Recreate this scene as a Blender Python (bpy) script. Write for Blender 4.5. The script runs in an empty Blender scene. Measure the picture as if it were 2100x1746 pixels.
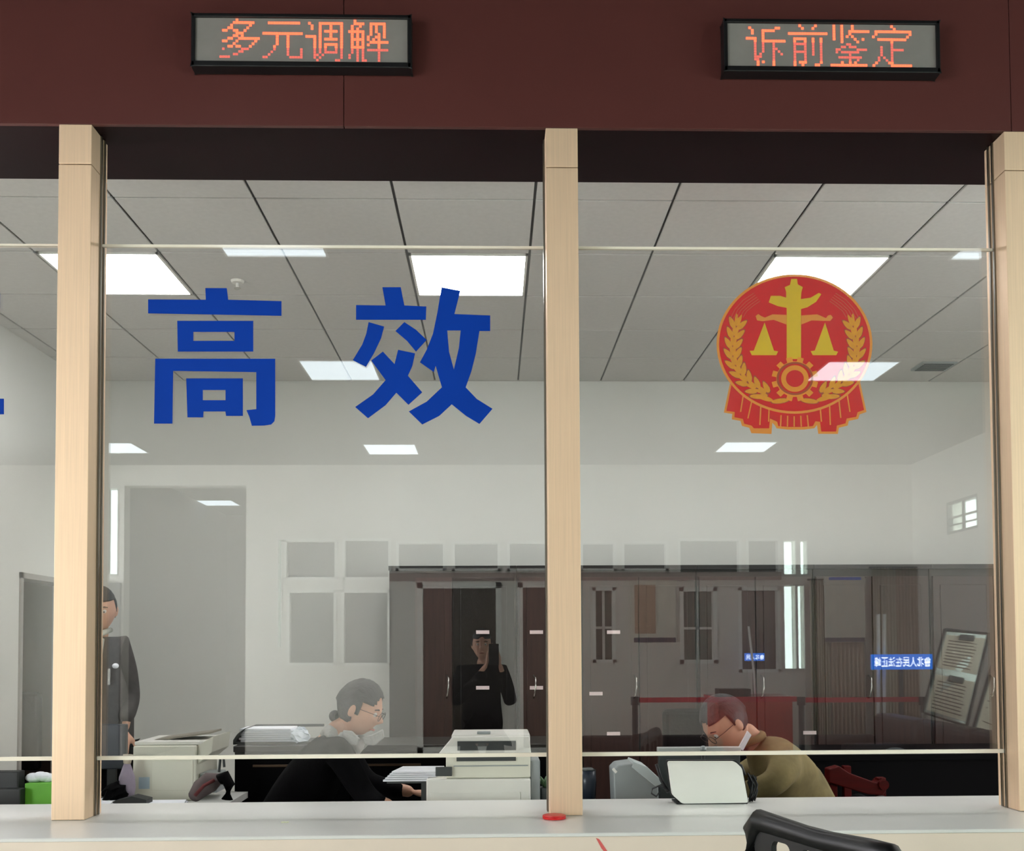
import bpy, bmesh, math, random
from mathutils import Vector, Matrix
random.seed(4)
S = bpy.context.scene
COL = S.collection
R = math.radians
EYE = 1.45
# ------------------------------------------------------------------ camera
F, PPX, PPY = 2076.0, 1064.0, 1250.0
cam = bpy.data.cameras.new('camera'); co = bpy.data.objects.new('camera', cam); COL.objects.link(co)
cam.sensor_width = 36; cam.lens = F / 2100 * 36; cam.clip_start = 0.005
cam.shift_x = -(PPX - 1050) / 2100; cam.shift_y = (PPY - 873) / 2100
CR = Matrix.Rotation(R(-1.43), 4, 'Z') @ Matrix.Rotation(R(92.1), 4, 'X') @ Matrix.Rotation(R(-0.3), 4, 'Z')
co.matrix_world = Matrix.Translation((0, 0, EYE)) @ CR
S.camera = co
# ------------------------------------------------------------------ view and world
S.view_settings.view_transform = 'Standard'; S.view_settings.look = 'None'
S.view_settings.exposure = 0.88; S.view_settings.gamma = 1; S.view_settings.use_curve_mapping = False
S.cycles.use_denoising = True; S.cycles.max_bounces = 9; S.cycles.diffuse_bounces = 4; S.cycles.transparent_max_bounces = 16; S.cycles.caustics_reflective = False; S.cycles.caustics_refractive = False
S.cycles.sample_clamp_indirect = 6; S.cycles.use_adaptive_sampling = True; S.cycles.adaptive_threshold = 0.03
W = bpy.data.worlds.new('sky'); S.world = W; W.use_nodes = True
bg = W.node_tree.nodes['Background']; bg.inputs[0].default_value = (.97, .955, 1.0, 1); bg.inputs[1].default_value = 12.5
OFFICE_PANEL, HALL_PANEL = 12.6, 2.7

# ------------------------------------------------------------------ helpers
def at(px, py, Y):                       # the place seen at a pixel, at depth Y
    d = CR.to_3x3() @ Vector(((px - PPX) / F, -(py - PPY) / F, -1))
    return Vector((0, 0, EYE)) + d * (Y / d.y)
YG = 3.70                                # the glass
def mir(px, py, zv):                     # a place in the hall seen in the glass
    p = at(px, py, zv); return Vector((p.x, 2 * YG - zv, p.z))
def lin(c):
    return tuple((v / 255 / 12.92 if v / 255 <= .04045 else ((v / 255 + .055) / 1.055) ** 2.4) for v in c)
MATS = {}
def mat(name, rgb, rough=.5, metal=0, var=.06, scale=8, bump=0, spec=.5, emit=0, stretch=None, coat=0, ecol=None):
    if name in MATS: return MATS[name]
    m = bpy.data.materials.new(name); m.use_nodes = True; nt = m.node_tree; b = nt.nodes['Principled BSDF']
    c = lin(rgb)
    tc = nt.nodes.new('ShaderNodeTexCoord'); n = nt.nodes.new('ShaderNodeTexNoise'); n.inputs['Scale'].default_value = scale
    n.inputs['Detail'].default_value = 4
    mp = nt.nodes.new('ShaderNodeMapping'); nt.links.new(tc.outputs['Object'], mp.inputs[0]); nt.links.new(mp.outputs[0], n.inputs['Vector'])
    if stretch: mp.inputs['Scale'].default_value = stretch
    r = nt.nodes.new('ShaderNodeValToRGB'); nt.links.new(n.outputs['Fac'], r.inputs[0])
    r.color_ramp.elements[0].position = .3; r.color_ramp.elements[1].position = .7
    r.color_ramp.elements[0].color = (*[v * (1 - var) for v in c], 1); r.color_ramp.elements[1].color = (*[min(1, v * (1 + var)) for v in c], 1)
    nt.links.new(r.outputs[0], b.inputs['Base Color'])
    b.inputs['Roughness'].default_value = rough; b.inputs['Metallic'].default_value = metal
    b.inputs['Specular IOR Level'].default_value = spec
    if coat: b.inputs['Coat Weight'].default_value = coat; b.inputs['Coat Roughness'].default_value = .15
    if emit:
        b.inputs['Emission Color'].default_value = (*(lin(ecol) if ecol else c), 1); b.inputs['Emission Strength'].default_value = emit
    if bump:
        bp = nt.nodes.new('ShaderNodeBump'); bp.inputs['Strength'].default_value = bump; bp.inputs['Distance'].default_value = .01
        nt.links.new(n.outputs['Fac'], bp.inputs['Height']); nt.links.new(bp.outputs[0], b.inputs['Normal'])
    MATS[name] = m; return m
def glass_mat(name, f0, tint=(1, 1, 1)):
    m = bpy.data.materials.new(name); m.use_nodes = True; nt = m.node_tree; nt.nodes.clear()
    o = nt.nodes.new('ShaderNodeOutputMaterial'); mx = nt.nodes.new('ShaderNodeMixShader')
    t = nt.nodes.new('ShaderNodeBsdfTransparent'); t.inputs[0].default_value = (*tint, 1)
    g = nt.nodes.new('ShaderNodeBsdfGlossy'); g.inputs['Roughness'].default_value = 0.0
    lw = nt.nodes.new('ShaderNodeLayerWeight'); lw.inputs[0].default_value = .5
    p = nt.nodes.new('ShaderNodeMath'); p.operation = 'POWER'; p.inputs[1].default_value = 5
    a = nt.nodes.new('ShaderNodeMath'); a.operation = 'MULTIPLY_ADD'; a.inputs[1].default_value = 1 - f0; a.inputs[2].default_value = f0
    nt.links.new(lw.outputs['Facing'], p.inputs[0]); nt.links.new(p.outputs[0], a.inputs[0]); nt.links.new(a.outputs[0], mx.inputs[0])
    nt.links.new(t.outputs[0], mx.inputs[1]); nt.links.new(g.outputs[0], mx.inputs[2]); nt.links.new(mx.outputs[0], o.inputs[0])
    MATS[name] = m; return m

class MB:
    def __init__(s): s.v = []; s.f = []
    def add(s, vs, fs):
        n = len(s.v); s.v += [Vector(v) for v in vs]; s.f += [tuple(i + n for i in f) for f in fs]; return s
    def box(s, a, b, M=None):
        x0, x1 = sorted((a[0], b[0])); y0, y1 = sorted((a[1], b[1])); z0, z1 = sorted((a[2], b[2]))
        vs = [Vector(p) for p in ((x0,y0,z0),(x1,y0,z0),(x1,y1,z0),(x0,y1,z0),(x0,y0,z1),(x1,y0,z1),(x1,y1,z1),(x0,y1,z1))]
        if M: vs = [M @ v for v in vs]
        return s.add(vs, [(0,3,2,1),(4,5,6,7),(0,1,5,4),(1,2,6,5),(2,3,7,6),(3,0,4,7)])
    def prism(s, pts, d, n=None):            # pts: 3D loop, d: extrusion vector
        k = len(pts); d = Vector(d); a = [Vector(p) for p in pts]; b = [p + d for p in a]
        return s.add(a + b, [tuple(range(k))[::-1], tuple(range(k, 2 * k))] + [(i, (i + 1) % k, k + (i + 1) % k, k + i) for i in range(k)])
    def tube(s, pts, r, seg=10, cap=True):
        pts = [Vector(p) for p in pts]; rs = r if isinstance(r, (list, tuple)) else [r] * len(pts); rings = []
        up = Vector((0, 0, 1))
        for i, p in enumerate(pts):
            t = (pts[min(i + 1, len(pts) - 1)] - pts[max(i - 1, 0)]).normalized()
            u = up.cross(t)
            if u.length < .05: u = Vector((1, 0, 0)).cross(t)
            u.normalize(); w = t.cross(u)
            rings.append([p + (u * math.cos(2 * math.pi * k / seg) + w * math.sin(2 * math.pi * k / seg)) * rs[i] for k in range(seg)])
        vs = [v for q in rings for v in q]; fs = []
        for i in range(len(pts) - 1):
            for k in range(seg): fs.append((i*seg+k, i*seg+(k+1)%seg, (i+1)*seg+(k+1)%seg, (i+1)*seg+k))
        if cap: fs += [tuple(range(seg))[::-1], tuple((len(pts)-1)*seg + k for k in range(seg))]
        return s.add(vs, fs)
    def ball(s, c, r, seg=14, rg=9):
        c = Vector(c); r = r if hasattr(r, '__len__') else (r, r, r); vs = []; fs = []
        for i in range(rg + 1):
            th = math.pi * i / rg
            for k in range(seg):
                a = 2 * math.pi * k / seg; vs.append(c + Vector((math.sin(th)*math.cos(a)*r[0], math.sin(th)*math.sin(a)*r[1], math.cos(th)*r[2])))
        for i in range(rg):
            for k in range(seg): fs.append((i*seg+k, (i+1)*seg+k, (i+1)*seg+(k+1)%seg, i*seg+(k+1)%seg))
        return s.add(vs, fs)
    def build(s, name, m, parent=None, bevel=0, smooth=False, loc=None):
        me = bpy.data.meshes.new(name)
        off = Vector(loc) if loc else Vector((0, 0, 0))
        me.from_pydata([v - off for v in s.v], [], s.f); me.materials.append(m); me.validate()
        bm = bmesh.new(); bm.from_mesh(me); bmesh.ops.remove_doubles(bm, verts=bm.verts, dist=1e-6); bmesh.ops.recalc_face_normals(bm, faces=bm.faces); bm.to_mesh(me); bm.free()
        if smooth: me.polygons.foreach_set('use_smooth', [True] * len(me.polygons))
        o = bpy.data.objects.new(name, me); COL.objects.link(o); o.location = off
        if parent: o.parent = parent; o.matrix_parent_inverse = inv(parent)
        if bevel:
            b = o.modifiers.new('b', 'BEVEL'); b.width = bevel; b.segments = 3; b.limit_method = 'ANGLE'
        return o
def inv(p):
    m = Matrix.Identity(4); q = p
    while q: m = q.matrix_basis.inverted() @ m if False else m @ q.matrix_basis.inverted() ; q = q.parent if q.parent else None
    return p_world(p).inverted()
def p_world(p):
    m = p.matrix_basis.copy()
    if p.parent: m = p_world(p.parent) @ p.matrix_parent_inverse @ m
    return m
def tag(o, label=None, cat=None, group=None, kind=None):
    for k, v in (('label', label), ('category', cat), ('group', group), ('kind', kind)):
        if v: o[k] = v
    return o
def thing(name, loc, label, cat, group=None):
    o = bpy.data.objects.new(name, None); COL.objects.link(o); o.location = loc; o.empty_display_size = .05
    return tag(o, label, cat, group)
def bx(name, a, b, m, parent=None, bevel=0): return MB().box(a, b).build(name, m, parent, bevel)
def struct(o): o['kind'] = 'structure'; return o
def copy_tree(o, parent=None):
    c = o.copy(); COL.objects.link(c)
    if parent: c.parent = parent; c.matrix_parent_inverse = o.matrix_parent_inverse.copy()
    for ch in [x for x in COL.objects if x.parent == o]: copy_tree(ch, c)
    return c
def flat(name, loops, Y, t, m, parent=None, thick_back=True):
    """flat cut-out in a vertical plane; loops are (x, z) lists, even-odd holes"""
    cu = bpy.data.curves.new(name, 'CURVE'); cu.dimensions = '2D'; cu.fill_mode = 'BOTH'; cu.extrude = t / 2
    for lp in loops:
        sp = cu.splines.new('POLY'); sp.points.add(len(lp) - 1); sp.use_cyclic_u = True
        for i, p in enumerate(lp): sp.points[i].co = (p[0], p[1], 0, 1)
    o = bpy.data.objects.new(name, cu); COL.objects.link(o)
    bpy.context.view_layer.update()
    me = bpy.data.meshes.new_from_object(o.evaluated_get(bpy.context.evaluated_depsgraph_get()))
    bpy.data.objects.remove(o); bpy.data.curves.remove(cu)
    for v in me.vertices: v.co = (v.co.x, Y - v.co.z, v.co.y)
    me.materials.clear(); me.materials.append(m)
    q = bpy.data.objects.new(name, me); COL.objects.link(q)
    if parent: q.parent = parent; q.matrix_parent_inverse = p_world(parent).inverted()
    return q
def pxl(pts, Y, sx=1, ox=0, oy=0):       # crop pixels -> (x, z) in plane Y
    r = []
    for x, y in pts:
        p = at(ox + x / sx, oy + y / sx, Y); r.append((p.x, p.z))
    return r

# ------------------------------------------------------------------ materials
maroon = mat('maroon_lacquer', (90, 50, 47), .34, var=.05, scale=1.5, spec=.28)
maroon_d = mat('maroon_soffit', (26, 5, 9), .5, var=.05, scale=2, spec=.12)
gold = mat('brushed_champagne_steel', (238, 206, 174), .5, metal=.4, var=.05, scale=3, stretch=(60, 60, 1))
wallw = mat('white_wall_paint', (214, 214, 208), .8, var=.015, scale=2)
wallh = mat('hall_wall_paint', (236, 232, 224), .8, var=.02, scale=2)
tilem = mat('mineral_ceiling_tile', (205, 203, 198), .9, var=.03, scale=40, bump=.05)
barm = mat('ceiling_grid_grey', (92, 92, 92), .6)
floorm = mat('hall_stone_floor', (216, 210, 200), .3, var=.05, scale=3)
ctop = mat('white_solid_surface', (224, 223, 219), .28, var=.015, scale=5)
cfront = mat('cream_counter_front', (228, 212, 196), .45, var=.02, scale=4)
blackp = mat('black_plastic', (14, 14, 16), .45, var=.1, scale=30)
blackm = mat('black_cloth', (6, 5, 7), .9, spec=.1, var=.2, scale=60, bump=.2)
whitep = mat('white_plastic', (232, 230, 222), .4, var=.02)
creamp = mat('cream_printer_plastic', (224, 222, 206), .45, var=.02)
greyp = mat('grey_plastic', (150, 156, 156), .45)
dkgrey = mat('dark_grey_plastic', (62, 66, 66), .4)
brownw = mat('dark_brown_wood', (50, 29, 24), .4, var=.25, scale=5, stretch=(9, 9, .6))
brownf = mat('dark_brown_frame', (30, 20, 15), .45, var=.2, scale=5, stretch=(9, 9, .6))
paper = mat('white_paper', (236, 238, 244), .8, var=.01)
chrome = mat('satin_steel', (200, 198, 192), .25, metal=1)
skin_m = mat('skin', (206, 158, 132), .55, var=.05, scale=20)
hair_m = mat('black_hair', (26, 23, 23), .5, var=.3, scale=60, stretch=(1, 8, 1), bump=.3)
edge_m = mat('polished_glass_edge', (250, 240, 222), .15, var=.02, spec=.8)  # pale cream stands in for light glowing through the glass edge
gl = glass_mat('clear_glass', .088, (.985, .985, .985))
glw = glass_mat('window_glass', .04, (.9, .95, .93)); gls = glass_mat('green_tinted_glass', .04, (.55, .62, .58))
blue = mat('blue_vinyl', (6, 58, 160), .6, spec=.1, var=.02)
vred = mat('red_vinyl', (238, 6, 22), .6, spec=.05, var=.03)
vred2 = mat('drape_red_vinyl', (238, 30, 34), .6, spec=.05, var=.05, scale=20)
vgold = mat('gold_vinyl', (246, 202, 30), .6, spec=.05, var=.05)
vor = mat('orange_vinyl', (255, 160, 62), .6, spec=.05, var=.04)
vbr = mat('brown_line_vinyl', (176, 66, 22), .5, var=.04)
vwheat = mat('wheat_vinyl', (252, 166, 34), .6, spec=.05, var=.08, scale=60)

# ------------------------------------------------------------------ office shell
CZ, YB = 3.38, 7.31
XL = -2.93; XR = 5.2
X0 = 0.185; TS = .603; RY = 4.31; RT = .6
HZ = 3.75; YS = 2 * YG - 12.75           # hall ceiling height, hall entrance wall
HXL, HXR = -6.2, 5.35
YP = 3.60; PD = .15                      # posts' front face, depth
fz = at(1000, 261, YP).z                 # soffit height
struct(bx('floor', (-7, -10.5, -.1), (6, 8.3, 0), floorm))
struct(bx('wall_back', (XL - .15, YB, 0), (XR + .15, YB + .15, CZ + .2), wallw))
struct(bx('wall_right', (XR, 4.06, 0), (XR + .15, YB, CZ + .2), wallw))
# left wall with a doorway
dx = XL; dy0, dy1 = 6.32, 7.2; dz = at(80, 1178, 6.5).z
w = MB(); w.box((dx - .15, 4.06, 0), (dx, dy0, CZ + .2)); w.box((dx - .15, dy1, 0), (dx, YB, CZ + .2)); w.box((dx - .15, dy0, dz), (dx, dy1, CZ + .2))
struct(w.build('wall_left', wallw))
j = MB(); j.box((dx - .16, dy0, 0), (dx + .012, dy0 + .035, dz)); j.box((dx - .16, dy1 - .035, 0), (dx + .012, dy1, dz)); j.box((dx - .16, dy0, dz - .035), (dx + .012, dy1, dz)); struct(j.build('door_1', mat('door_frame_grey', (150, 146, 140), .5)))
taupe = mat('taupe_wall', (128, 112, 102), .8, var=.05, scale=3)
struct(bx('wall_side_room_back', (-5.2, 8.2, 0), (XL - .15, 8.3, 2.7), taupe)); struct(bx('wall_side_room_left', (-5.3, 5.4, 0), (-5.2, 8.3, 2.7), taupe)); struct(bx('wall_side_room_front', (-5.2, 5.3, 0), (XL - .15, 5.4, 2.7), taupe)); struct(bx('ceiling_side_room', (-5.3, 5.3, 2.7), (XL - .15, 8.3, 2.8), tilem)); struct(bx('wall_side_room_right', (XL - .15, YB, 0), (XL, 8.3, 2.7), taupe))
struct(bx('baseboard_back', (XL, YB - .015, 0), (XR, YB, .1), greyp))
# ceiling: backing, tiles, grid, panels
ceil = struct(bx('ceiling', (XL, 4.0, CZ + .04), (XR, YB, CZ + .14), barm))
panel_cols = [-6, -3, 0, 3, 6]           # index of the tile columns holding a light
tm = None; mb = MB()
cols = list(range(-6, 9)); rows = range(-1, 5)
lights = [(-3, 1), (0 - 1, 1), (2, 1), (5, 1), (-1 + 0, -1), (2, -1), (-4, -1), (5, -1)]
# columns: X0 + TS*i .. X0 + TS*(i+1); the middle light fills -.42 .. .18 (i = -1)
LC = [(-4, 1), (-1, 1), (2, 1), (5, 1)]
for i in cols:
    for r in rows:
        if (i, r) in LC: continue
        x0, x1 = X0 + TS * i + .006, X0 + TS * (i + 1) - .006; y0, y1 = RY + RT * r + .006, RY + RT * (r + 1) - .006
        x0 = max(x0, XL + .002); x1 = min(x1, XR - .002); y0 = max(y0, 4.03); y1 = min(y1, YB - .002)
        if x1 - x0 < .03 or y1 - y0 < .03: continue
        full = abs(x1 - x0 - (TS - .012)) < 1e-4 and abs(y1 - y0 - (RT - .012)) < 1e-4
        if full and tm:
            o = tm.copy(); COL.objects.link(o); o.location = (x0, y0, CZ)
        else:
            o = MB().box((x0, y0, CZ), (x1, y1, CZ + .012)).build('ceiling_tile', tilem, ceil, loc=(x0, y0, CZ), bevel=.003)
            if full: tm = o
for i in range(-6, 10):
    x = X0 + TS * i
    if XL < x < XR: mb.box((x - .012, 4.0, CZ + .012), (x + .012, YB, CZ + .04))
for r in rows:
    y = RY + RT * r
    if y > 4: mb.box((XL, y - .012, CZ + .0125), (XR, y + .012, CZ + .04))
mb.build('ceiling_grid', barm, ceil)
emo = mat('office_panel_diffuser', (245, 250, 255), .5, emit=OFFICE_PANEL, ecol=(250, 250, 250))
emh = mat('hall_panel_diffuser', (235, 248, 255), .5, emit=HALL_PANEL, ecol=(232, 246, 255))
def panel(x0, y0, x1, y1, z, em, label, group=None):
    t = thing('panel_light', ((x0 + x1) / 2, (y0 + y1) / 2, z), label, 'ceiling light', group)
    f = MB(); k = .012; zt = z + .03
    f.box((x0, y0, z - .004), (x0 + k, y1, zt)); f.box((x1 - k, y0, z - .004), (x1, y1, zt)); f.box((x0, y0, z - .004), (x1, y0 + k, zt)); f.box((x0, y1 - k, z - .004), (x1, y1, zt))
    f.build('frame', whitep, t)
    bx('diffuser', (x0 + k, y0 + k, z), (x1 - k, y1 - k, z + .01), em, t)
    return t
OL = {-4: 'square white ceiling panel light lit in the office, leftmost, behind the left gold post', -1: 'lit square ceiling panel in the office above the right blue character',
      2: 'lit square office ceiling panel partly behind the top of the red round emblem', 5: 'lit office ceiling panel furthest right, past the right gold post'}
for i, r in LC: panel(X0 + TS * i + .008, RY + RT * r + .008, X0 + TS * (i + 1) - .008, RY + RT * (r + 1) - .008, CZ, emo, OL[i], 'office ceiling panel lights')
# sprinkler and small ceiling vent
def onz(px, py, z):
    a = at(px, py, 1); t = (z - EYE) / (a.z - EYE); return at(px, py, t)
q = onz(487, 576, CZ); t = thing('sprinkler_head', q, 'small sprinkler head on the ceiling above the left blue character', 'sprinkler')
s = MB(); s.tube([q, q - Vector((0, 0, .012))], [.035, .03], 16); s.tube([q - Vector((0, 0, .012)), q - Vector((0, 0, .04))], .008); s.build('rose', whitep, t)
MB().tube([q - Vector((0, 0, .04)), q - Vector((0, 0, .044))], .018, 12).build('deflector', chrome, t)
q = onz(1915, 750, CZ); t = thing('air_vent', q, 'small grey slatted vent in the office ceiling right of the emblem', 'vent')
bx('frame', q + Vector((-.12, -.1, -.012)), q + Vector((.12, .1, .0)), greyp, t)
for k in range(6): bx('slat', q + Vector((-.1, -.085 + k * .03, -.018)), q + Vector((.1, -.07 + k * .03, -.0125)), dkgrey, t)

# ------------------------------------------------------------------ bulkhead, posts, counter
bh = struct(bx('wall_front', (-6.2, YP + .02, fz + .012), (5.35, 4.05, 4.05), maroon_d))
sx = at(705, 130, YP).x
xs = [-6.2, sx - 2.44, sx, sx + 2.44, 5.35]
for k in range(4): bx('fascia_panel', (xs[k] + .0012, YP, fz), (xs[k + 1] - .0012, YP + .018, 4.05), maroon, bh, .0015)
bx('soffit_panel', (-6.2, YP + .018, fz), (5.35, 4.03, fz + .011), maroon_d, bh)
CT = .85
YC0, YC1 = 3.265, 3.985
pc = [at(139, 1684, YP).x, at(1161.5, 1672, YP).x, at(2124, 1668, YP).x]
pw = [at(1195, 1600, YP).x - at(1128, 1600, YP).x] * 3
plab = ['brushed champagne metal post on the counter left of the blue lettering', 'brushed gold metal post in the middle between the lettering and the round emblem', 'brushed metal post cut off by the right edge of the picture']
for k in range(3):
    t = thing('metal_post', (pc[k], YP + PD / 2, CT), plab[k], 'post', 'metal posts on the counter')
    x0, x1 = pc[k] - pw[k] / 2, pc[k] + pw[k] / 2
    zs = at(1150, 343, YP).z
    bx('shaft', (x0, YP, CT + .001), (x1, YP + PD, zs - .002), gold, t, .002)
    bx('top_collar', (x0, YP, zs + .001), (x1, YP + PD, fz - .001), gold, t, .002)
    for sd, xx in ((-1, x0), (1, x1)):
        c = MB(); c.box((xx, YG - .020, CT + .002), (xx + sd * .006, YG - .010, fz - .002)); c.box((xx, YG + .010, CT + .002), (xx + sd * .006, YG + .020, fz - .002))
        c.build('glass_channel', mat('dark_channel_steel', (120, 118, 112), .3, metal=1), t)
t = thing('service_counter', (0, 3.6, 0), 'long white service counter with cream front under the glass', 'counter')
bx('worktop', (-6, YC0, CT - .012), (5, YC1, CT), ctop, t, .003)
bx('front_panel', (-6, YC0 + .004, CT - .30), (5, YC0 + .05, CT - .0125), cfront, t)
bx('lower_panel', (-6, YC0 + .05, 0), (5, YC0 + .09, CT - .10), mat('grey_lower_panel', (120, 112, 104), .6), t)
bx('rear_support', (-6, YC1 - .06, 0), (5, YC1 - .02, CT - .0125), cfront, t)
rm = mat('red_ink', (214, 96, 92), .6)
pp = [(1222, 1719), (1229, 1722), (1240, 1738), (1252, 1756), (1247, 1757), (1233, 1740)]
o = flat('red_mark', [pxl(pp, YC0 + .0035)], YC0 + .0035, .0008, rm, t); o['label'] = 'faint red ink stroke on the cream front'

# glass panes
zt, zb = at(1118, 509, YG).z, at(1118, 1548, YG).z
gx = [(-5.4, pc[0] - pw[0] / 2 - .001), (pc[0] + pw[0] / 2 + .004, pc[1] - pw[1] / 2 - .002), (pc[1] + pw[1] / 2 + .002, pc[2] - pw[2] / 2 - .002), (pc[2] + pw[2] / 2 + .004, 4.6)]
glab = ['clear glass screen left of the left post, a blue stroke at its edge', 'clear glass screen between left and middle posts bearing two blue characters', 'clear glass screen between middle and right posts bearing the red emblem', 'clear glass screen beyond the right post']
for k in range(4):
    x0, x1 = gx[k]
    t = thing('glass_screen', ((x0 + x1) / 2, YG, zb), glab[k], 'glass screen', 'glass screens between the posts')
    bx('pane', (x0, YG - .005, zb + .0025), (x1, YG + .005, zt - .0025), gl, t)
    e = MB(); e.box((x0, YG - .007, zb - .007), (x1, YG + .007, zb + .007)); e.build('lower_edge', edge_m, t)
    e = MB(); e.box((x0, YG - .005, zt - .005), (x1, YG + .005, zt + .005)); e.build('upper_edge', edge_m, t)

# ------------------------------------------------------------------ vinyl characters
YF = YG - .0065
def crop4(pts): return pxl(pts, YF, 2.727, 270, 560)
gao = [[(412,85),(532,85),(540,150),(838,158),(838,240),(92,226),(92,148),(415,150)],
       [(255,268),(680,268),(680,440),(258,440)], [(345,330),(575,330),(575,380),(345,380)],
       [(132,480),(803,480),(803,800),(798,830),(780,848),(740,854),(672,855),(658,805),(642,768),(697,762),(697,555),(232,548),(228,843),(125,843)],
       [(305,590),(622,590),(622,800),(528,800),(524,775),(402,775),(400,808),(312,808)], [(398,655),(525,655),(525,712),(398,712)]]
xiao = [[(1402,80),(1505,80),(1525,182),(1648,188),(1645,262),(1255,262),(1255,180),(1420,182)],
        [(1325,275),(1412,300),(1395,365),(1355,450),(1310,525),(1237,488),(1290,400),(1312,340)],
        [(1525,275),(1590,318),(1650,375),(1590,440),(1540,380),(1475,325)],
        [(1405,440),(1470,510),(1490,430),(1585,450),(1570,520),(1545,575),(1625,668),(1548,738),(1480,670),(1420,740),(1322,813),(1250,750),(1350,680),(1420,600),(1340,490)],
        [(1733,80),(1838,100),(1805,230),(2005,238),(2005,325),(1945,325),(1925,450),(1900,550),(1868,640),(1930,705),(2018,760),(1945,845),(1870,800),(1790,735),(1720,800),(1625,848),(1550,775),(1650,720),(1735,640),(1700,520),(1690,555),(1612,500),(1650,430),(1685,340),(1710,220)],
        [(1765,322),(1840,322),(1830,420),(1802,540),(1775,440)]]
zheng = [[(-300,600),(0,600),(0,632),(-135,632),(-135,690),(-10,690),(-10,722),(-135,722),(-135,818),(8,818),(8,850),(-305,850),(-305,818),(-255,818),(-255,690),(-220,690),(-220,818),(-170,818),(-170,632),(-300,632)]]
tag(flat('blue_character', [crop4(l) for l in gao], YF, .0008, blue), 'large blue vinyl Chinese character, boxy, on the glass beside the left post', 'lettering')
tag(flat('blue_character', [crop4(l) for l in xiao], YF, .0008, blue), 'large blue vinyl Chinese character with crossing slanted strokes, nearer the middle post', 'lettering')
tag(flat('blue_character', [pxl(l, YF) for l in zheng], YF, .0008, blue), 'blue vinyl character at the left picture edge, only the end of a stroke in view', 'lettering')

# ------------------------------------------------------------------ emblem (on the office side of the glass)
YE = YG + .0065
def cE(pts): return pxl(pts, YE, 4.476, 1430, 530)
def ell(cx, cy, rx, ry, n=72, a0=0): return [(cx + rx * math.cos(2*math.pi*k/n + a0), cy + ry * math.sin(2*math.pi*k/n + a0)) for k in range(n)]
em = thing('round_emblem', at(1629, 890, YE), 'round red and gold emblem with scales, gear, wheat and red drape on the right glass', 'emblem')
drape = [(300,1150),(245,1415),(322,1428),(318,1478),(398,1492),(412,1538),(478,1555),(498,1605),(682,1612),(690,1510),(712,1530),(730,1560),(830,1572),(980,1572),(1075,1560),(1100,1530),(1112,1610),(1292,1612),(1302,1555),(1382,1535),(1392,1492),(1478,1474),(1492,1432),(1555,1410),(1495,1130),(900,1100)]
din = [(315,1160),(268,1400),(345,1410),(342,1458),(420,1474),(432,1518),(500,1535),(520,1560),(660,1560),(668,1470),(735,1500),(745,1540),(840,1548),(970,1548),(1062,1540),(1085,1495),(1128,1500),(1140,1590),(1275,1590),(1282,1535),(1362,1515),(1372,1470),(1460,1455),(1472,1412),(1532,1392),(1480,1150),(900,1120)]
flat('drape_border', [cE(drape)], YE + .0020, .0006, vor, em)
flat('drape', [cE(din)], YE + .0013, .0006, vred2, em)
folds = []
for x0, y0, x1, y1 in [(425,1240,398,1410),(505,1290,465,1470),(585,1330,575,1530),(660,1370,655,1500),(1130,1380,1140,1500),(1215,1340,1222,1530),(1300,1290,1318,1465),(1375,1240,1402,1410),(770,1440,765,1545),(830,1445,828,1545),(890,1450,890,1545),(950,1445,955,1545),(1010,1440,1020,1545)]:
    folds.append([(x0-6,y0),(x0+6,y0),(x1+6,y1),(x1-6,y1)])
for l in folds: flat('drape_fold', [cE(l)], YE + .0007, .0005, vor, em)
flat('rim', [cE(ell(892,787,715,640)), cE(ell(892,787,692,618))], YE - .0001, .0010, vor, em)
flat('disc', [cE(ell(892,787,693,619))], YE + .0003, .0006, vred, em)
YE2 = YE - .0006
flat('column', [cE([(862,190),(915,190),(922,240),(968,265),(955,310),(950,375),(1040,362),(1115,318),(1138,330),(1090,400),(1010,450),(952,466),(952,925),(820,925),(820,455),(740,440),(655,405),(675,345),(760,345),(815,362),(815,310),(802,265),(850,245)])], YE2, .0006, vgold, em)
flat('balance_beam', [cE([(818,520),(690,515),(620,545),(585,530),(560,512),(535,530),(548,570),(600,578),(700,565),(818,608)]), cE([(955,525),(1100,515),(1180,550),(1200,525),(1225,520),(1245,545),(1220,575),(1150,575),(1050,570),(955,608)])], YE2, .0006, vor, em)
flat('scale_pan', [cE([(617,590),(703,848),(742,855),(725,890),(500,890),(480,850),(518,848)])], YE2, .0006, vgold, em)
flat('scale_pan', [cE([(1172,590),(1252,848),(1292,858),(1275,890),(1060,890),(1040,853),(1078,848)])], YE2, .0006, vgold, em)
gear = []
for k in range(12):
    for da, rr in ((-.16, .80), (-.13, 1), (.13, 1), (.16, .80)):
        a = 2 * math.pi * k / 12 + math.pi / 12 + da; gear.append((895 + 215 * rr * math.cos(a), 1110 + 205 * rr * math.sin(a)))
flat('gear', [cE(gear), cE(ell(895,1105,150,138))], YE2 - .0006, .0006, vor, em)
flat('gear_groove', [cE(ell(895,1105,168,152)), cE(ell(895,1105,148,135))], YE2 - .0011, .0004, vbr, em)
flat('gear_ring', [cE(ell(895,1105,126,122)), cE(ell(895,1105,82,78))], YE2 - .0006, .0006, vor, em)
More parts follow.
